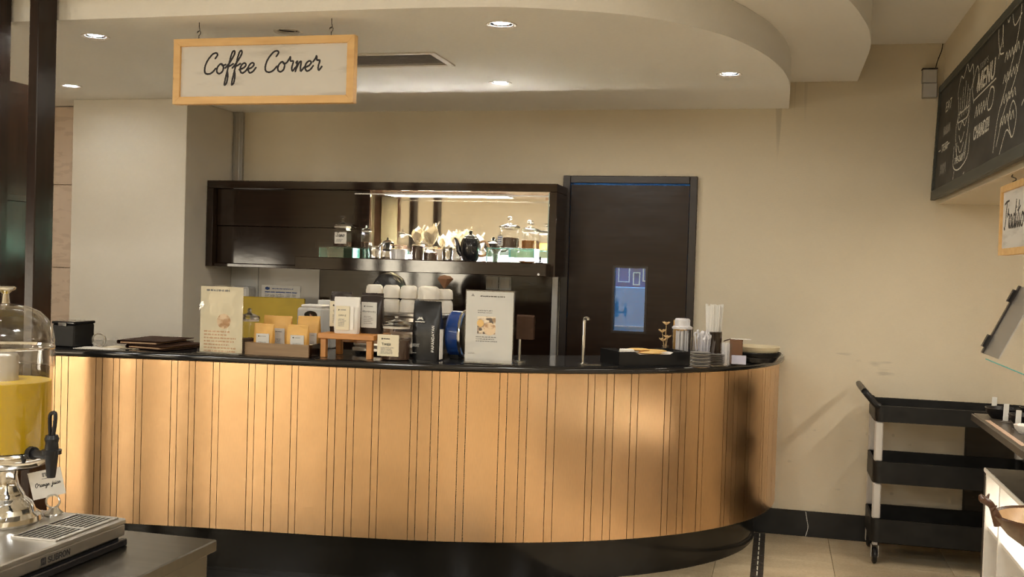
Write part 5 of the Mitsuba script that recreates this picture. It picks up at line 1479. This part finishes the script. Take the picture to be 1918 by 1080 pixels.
def shelf(z0, z1):
    r_ = .045
    g = sbox(kx0 + r_, ky0 + r_, kx1 - r_, ky1 - r_).buffer(r_, quad_segs=5)
    inn = sbox(kx0 + r_, ky0 + r_, kx1 - r_, ky1 - r_).buffer(r_ - .014, quad_segs=5)
    return cat(extrude(g.difference(inn), z1 - z0, z0), extrude(inn, .012, z0 + .030))


for (a, b) in ((.757, .842), (.432, .545), (.118, .240)):
    part(tl_, 'shelf', shelf(a, b), 'mat_trolley', smooth=30)
for X, Y, lb in ((.545, 5.872, 0), (1.305, 5.872, 0), (.545, 6.228, 0), (1.305, 6.228, 0)):
    for (a, b) in ((.546, .756), (.241, .431)):
        part(tl_, 'post', box(X - .021, X + .021, Y - .016, Y + .016, a, b, .006), 'mat_trolley_post', smooth=False, label='grey post')
    ck = part(tl_, 'castor', cat(box(X - .014, X + .014, Y - .012, Y + .012, .098, .1175, .003), box(X - .020, X - .015, Y - .016, Y + .020, .036, .100, .001), box(X + .015, X + .020, Y - .016, Y + .020, .036, .100, .001)), 'mat_grey_metal', smooth=False)
    part(ck, 'wheel', moved(lathe([(0, -.012), (.036, -.012), (.044, -.006), (.044, .006), (.036, .012), (0, .012)], 28), X, Y, .044, ry=P / 2), 'mat_black_plastic')
part(tl_, 'push_handle', cat(tube(smooth_line([(.545, 5.865, .835), (.520, 5.862, .848), (.470, 5.862, .905), (.462, 5.880, .914), (.462, 6.220, .914), (.470, 6.238, .905), (.520, 6.238, .848), (.545, 6.235, .835)], 5), .016, 14)), 'mat_black_plastic')
# dark cladding beneath the bulkhead
struct('wall_cladding', box(1.045, XR, YW - .012, YW - .0005, .149, .80, .001), 'mat_buffet', smooth=False)
for X in (1.05, 1.31, 1.44, 1.74, 2.04, 2.34):
    part('wall_cladding', 'panel', box(X + .003, min(X + .297, XR - .01) if X != 1.31 else 1.437, YW - .018, YW - .0125, .152, .797, .001), 'mat_buffet', smooth=False) if X != 1.05 else part('wall_cladding', 'panel', box(1.053, 1.307, YW - .018, YW - .0125, .152, .797, .001), 'mat_buffet', smooth=False)

# ------------------------------------------------------------------ buffet
bf = thing('buffet_counter', 'dark-topped buffet counter at the right edge of the photo', 'buffet')
part(bf, 'top', box(.900, 1.70, .9, 5.27, .862, .900, .006), 'mat_buffet_top', smooth=False)
part(bf, 'edge_band', box(.893, .8995, .9, 5.27, .866, .897, .002), 'mat_buffet', smooth=False)
for Y in (1.0, 2.4, 3.8, 5.0):
    part(bf, 'support', box(1.45, 1.53, Y, Y + .08, 0 if Y == 5.0 else .7015, .8615, .003), 'mat_buffet', smooth=False)
su = thing('shelf_unit', 'white open shelf unit with lit compartments beneath the buffet top', 'shelf unit')
part(su, 'top_board', box(.9085, 1.44, .9, 4.955, .684, .701, .001), 'mat_buffet', smooth=False)
part(su, 'edge_strip', box(.900, .908, .9, 4.955, .684, .701, .001), 'mat_cabinet_white', smooth=False, label='cream front edge')
part(su, 'end_panel', box(.902, 1.44, 4.925, 4.953, 0, .6838, .002), 'mat_buffet', smooth=False, label='dark end panel')
part(su, 'lining', box(.904, 1.43, 4.908, 4.9248, .02, .6838, .001), 'mat_cabinet_white', smooth=False)
part(su, 'back_panel', box(1.43, 1.442, .9, 4.9245, 0, .6838), 'mat_cabinet_white', smooth=False)
part(su, 'bottom_board', box(.904, 1.4295, .9, 4.9075, .02, .04), 'mat_cabinet_white', smooth=False)
edges = [4.9075, 4.640, 3.90, 3.15, 2.40, 1.65, .915]
for i, Y in enumerate(edges[1:]):
    part(su, 'divider', box(.904, 1.4295, Y - .015, Y, .0405, .6835, .001), 'mat_cabinet_white', smooth=False)
for i in range(len(edges) - 1):
    a, b = edges[i + 1] + .0005, edges[i] - .0155 if i else edges[i] - .0005
    part(su, 'shelf_board', box(.915, 1.4295, a, b, .440, .455, .001), 'mat_cabinet_white', smooth=False)
    t = thing('shelf_light', f'light strip under the top board of the shelf unit, compartment {["nearest the trolley", "second from the trolley", "third from the trolley", "fourth from the trolley", "fifth from the trolley", "farthest from the trolley"][i]}', 'light')
    part(t, 'housing', box(1.08, 1.13, a + .02, b - .02, .672, .6835, .001), 'mat_white', smooth=False)
    part(t, 'diffuser', quad_down(1.083, 1.127, a + .022, b - .022, .6715), 'mat_led_face', smooth=False, **lamp(L_NICHE))
# sneeze guard
sn = thing('sneeze_guard', 'tilted glass sneeze guard with dark clamps over the buffet', 'sneeze guard')
ga, gb_ = np.array([.858, 1.212]), np.array([.990, 1.490])
gd = (gb_ - ga) / np.linalg.norm(gb_ - ga)


def G(a, b, y0, y1, off, th):
    """a plate in the tilted plane of the guard from a to b along its slope"""
    nrm = np.array([-gd[1], gd[0]])
    p_ = [ga + gd * a + nrm * off, ga + gd * b + nrm * off, ga + gd * b + nrm * (off + th), ga + gd * a + nrm * (off + th)]
    return frame(extrude(Polygon([tuple(q) for q in p_]), y1 - y0), (0, y1, 0), (1, 0, 0), (0, 0, 1))


L_ = np.linalg.norm(gb_ - ga)
part(sn, 'glass', G(-.02, L_, 1.2, 4.80, 0, .006), 'mat_glass', smooth=False)
part(sn, 'glass_edge', G(-.024, -.0205, 1.2, 4.70, 0, .006), 'mat_teal', smooth=False)
part(sn, 'end_bar', G(-.005, L_ + .004, 4.772, 4.798, .0065, .010), 'mat_dark_frame', smooth=False)
part(sn, 'end_plate', G(-.004, L_ + .002, 4.470, 4.7715, .0065, .003), 'mat_grey_metal', smooth=False)
for a in (.02, L_ - .075):
    part(sn, 'clamp', G(a, a + .055, 4.768, 4.800, .0168, .012), 'mat_black_plastic', smooth=False)
part(sn, 'arm', tube([(.950, 4.735, 1.385), (1.30, 4.735, 1.375)], .012, 12), 'mat_grey_metal')
part(sn, 'post', tube([(1.30, 4.735, .9005), (1.30, 4.735, 1.46)], .018, 16), 'mat_grey_metal')
part(sn, 'post', tube([(1.30, 1.5, .9005), (1.30, 1.5, 1.46)], .018, 16), 'mat_grey_metal')
part(sn, 'arm', tube([(.950, 1.5, 1.385), (1.30, 1.5, 1.375)], .012, 12), 'mat_grey_metal')
ul = thing('bulkhead_light', 'light strip under the bulkhead above the buffet', 'light')
part(ul, 'housing', box(1.44, 1.56, 2.2, 5.6, 1.922, 1.9375, .002), 'mat_white', smooth=False)
part(ul, 'diffuser', quad_down(1.45, 1.55, 2.22, 5.58, 1.9215), 'mat_led_face', smooth=False, **lamp(L_BUFF))


def dish(label, x, y, r, h, mat, inner=None):
    t = thing('sauce_dish', label, 'dish')
    part(t, 'bowl', lathe([(0, 0), (r * .62, 0), (r * .92, h * .55), (r, h), (r * .93, h), (r * .84, h * .62), (0, h * .55)], 32, (x, y, .9005)), mat)
    if inner:
        part(t, 'contents', lathe([(0, h * .56), (r * .80, h * .66), (0, h * .72)], 24, (x, y, .9005)), inner, smooth=60)


dish('low black dish at the far end of the buffet', 1.000, 5.13, .075, .046, 'mat_black_plastic', 'mat_coffee')
dish('black dish behind the first on the buffet', 1.150, 5.16, .075, .052, 'mat_black_plastic', 'mat_herb')
dish('wide black dish in the middle of the visible buffet', 1.060, 4.88, .085, .050, 'mat_black_plastic', 'mat_white')
dish('pink bowl stacked high at the right edge of the buffet', 1.215, 4.90, .060, .075, 'mat_pink', 'mat_white')
dish('white dish with a pink sauce at the near end of the buffet', 1.010, 4.66, .058, .034, 'mat_white', 'mat_pink')
dish('black dish behind the white one on the buffet', 1.135, 4.68, .070, .042, 'mat_black_plastic', 'mat_coffee')
dish('small dark dish at the near right of the visible buffet', 1.020, 4.47, .060, .040, 'mat_black_plastic', 'mat_herb')
for i, (X, Y, lb) in enumerate(((.985, 5.245, 'clear name card behind the low black dish'), (.985, 4.985, 'clear name card between the first two black dishes'), (.990, 4.765, 'clear name card in front of the wide black dish'))):
    t = thing('name_card', lb, 'card')
    part(t, 'card', moved(box(-.011, .011, -.001, .001, 0, .075), X, Y, .907, rx=-.15, rz=-.4), 'mat_greypaper', smooth=False)
    part(t, 'base', moved(box(-.020, .020, -.010, .010, 0, .0062, .001), X, Y, .9005, rz=-.4), 'mat_acrylic', smooth=False)
single('buffet_cloth', moved(box(-.045, .30, -.60, .02, 0, .002), .960, 5.20, .9003) if False else box(.908, .930, 4.30, 5.02, .9003, .9015), 'mat_runner', 'narrow pinkish runner along the edge of the buffet', 'cloth', smooth=False)

# ------------------------------------------------------------------ carved bowl in the right foreground
wb = thing('carved_bowl', 'carved dark wooden bowl with a beast-head handle on a tall stem', 'bowl')
cx, cy, cz = .622, 2.62, .970
part(wb, 'bowl', lathe([(.020, -.075), (.050, -.062), (.090, -.034), (.118, -.002), (.124, .010), (.120, .014), (.112, .010)], 48, (cx, cy, cz)), 'mat_carved')
part(wb, 'hollow', lathe([(.1125, .0102), (.098, -.012), (.066, -.034), (.030, -.046), (0, -.048)], 48, (cx, cy, cz)), 'mat_bowl_in', label='pale hollow')
hk = part(wb, 'handle', tube(smooth_line([(cx - .108, cy, cz - .012), (cx - .120, cy - .002, cz + .016), (cx - .130, cy - .003, cz + .034), (cx - .146, cy - .004, cz + .044), (cx - .152, cy - .004, cz + .054)], 6), list(np.interp(np.linspace(0, 1, 25), [0, .35, .6, .8, 1], [.013, .0075, .0085, .009, .004])), 14), 'mat_carved')
part(hk, 'crest', fix(m3.Manifold.batch_hull([m3.Manifold.sphere(.006, 10).translate((cx - .140, cy - .003, cz + .040)), m3.Manifold.sphere(.002, 8).translate((cx - .134, cy - .003, cz + .056))])), 'mat_carved')
part(hk, 'ear', fix(m3.Manifold.batch_hull([m3.Manifold.sphere(.005, 10).translate((cx - .128, cy - .012, cz + .024)), m3.Manifold.sphere(.002, 8).translate((cx - .120, cy - .020, cz + .034))])), 'mat_carved')
part(wb, 'stem', lathe([(.0, -.95), (.016, -.95), (.014, -.70), (.020, -.50), (.014, -.30), (.013, -.16), (.020, -.12), (.017, -.10), (.030, -.078), (.0, -.070)], 28, (cx, cy, cz)), 'mat_carved')
part(wb, 'foot', lathe([(0, -.9715), (.12, -.9715), (.12, -.960), (.05, -.951), (0, -.9505)], 40, (cx, cy, cz)), 'mat_carved')
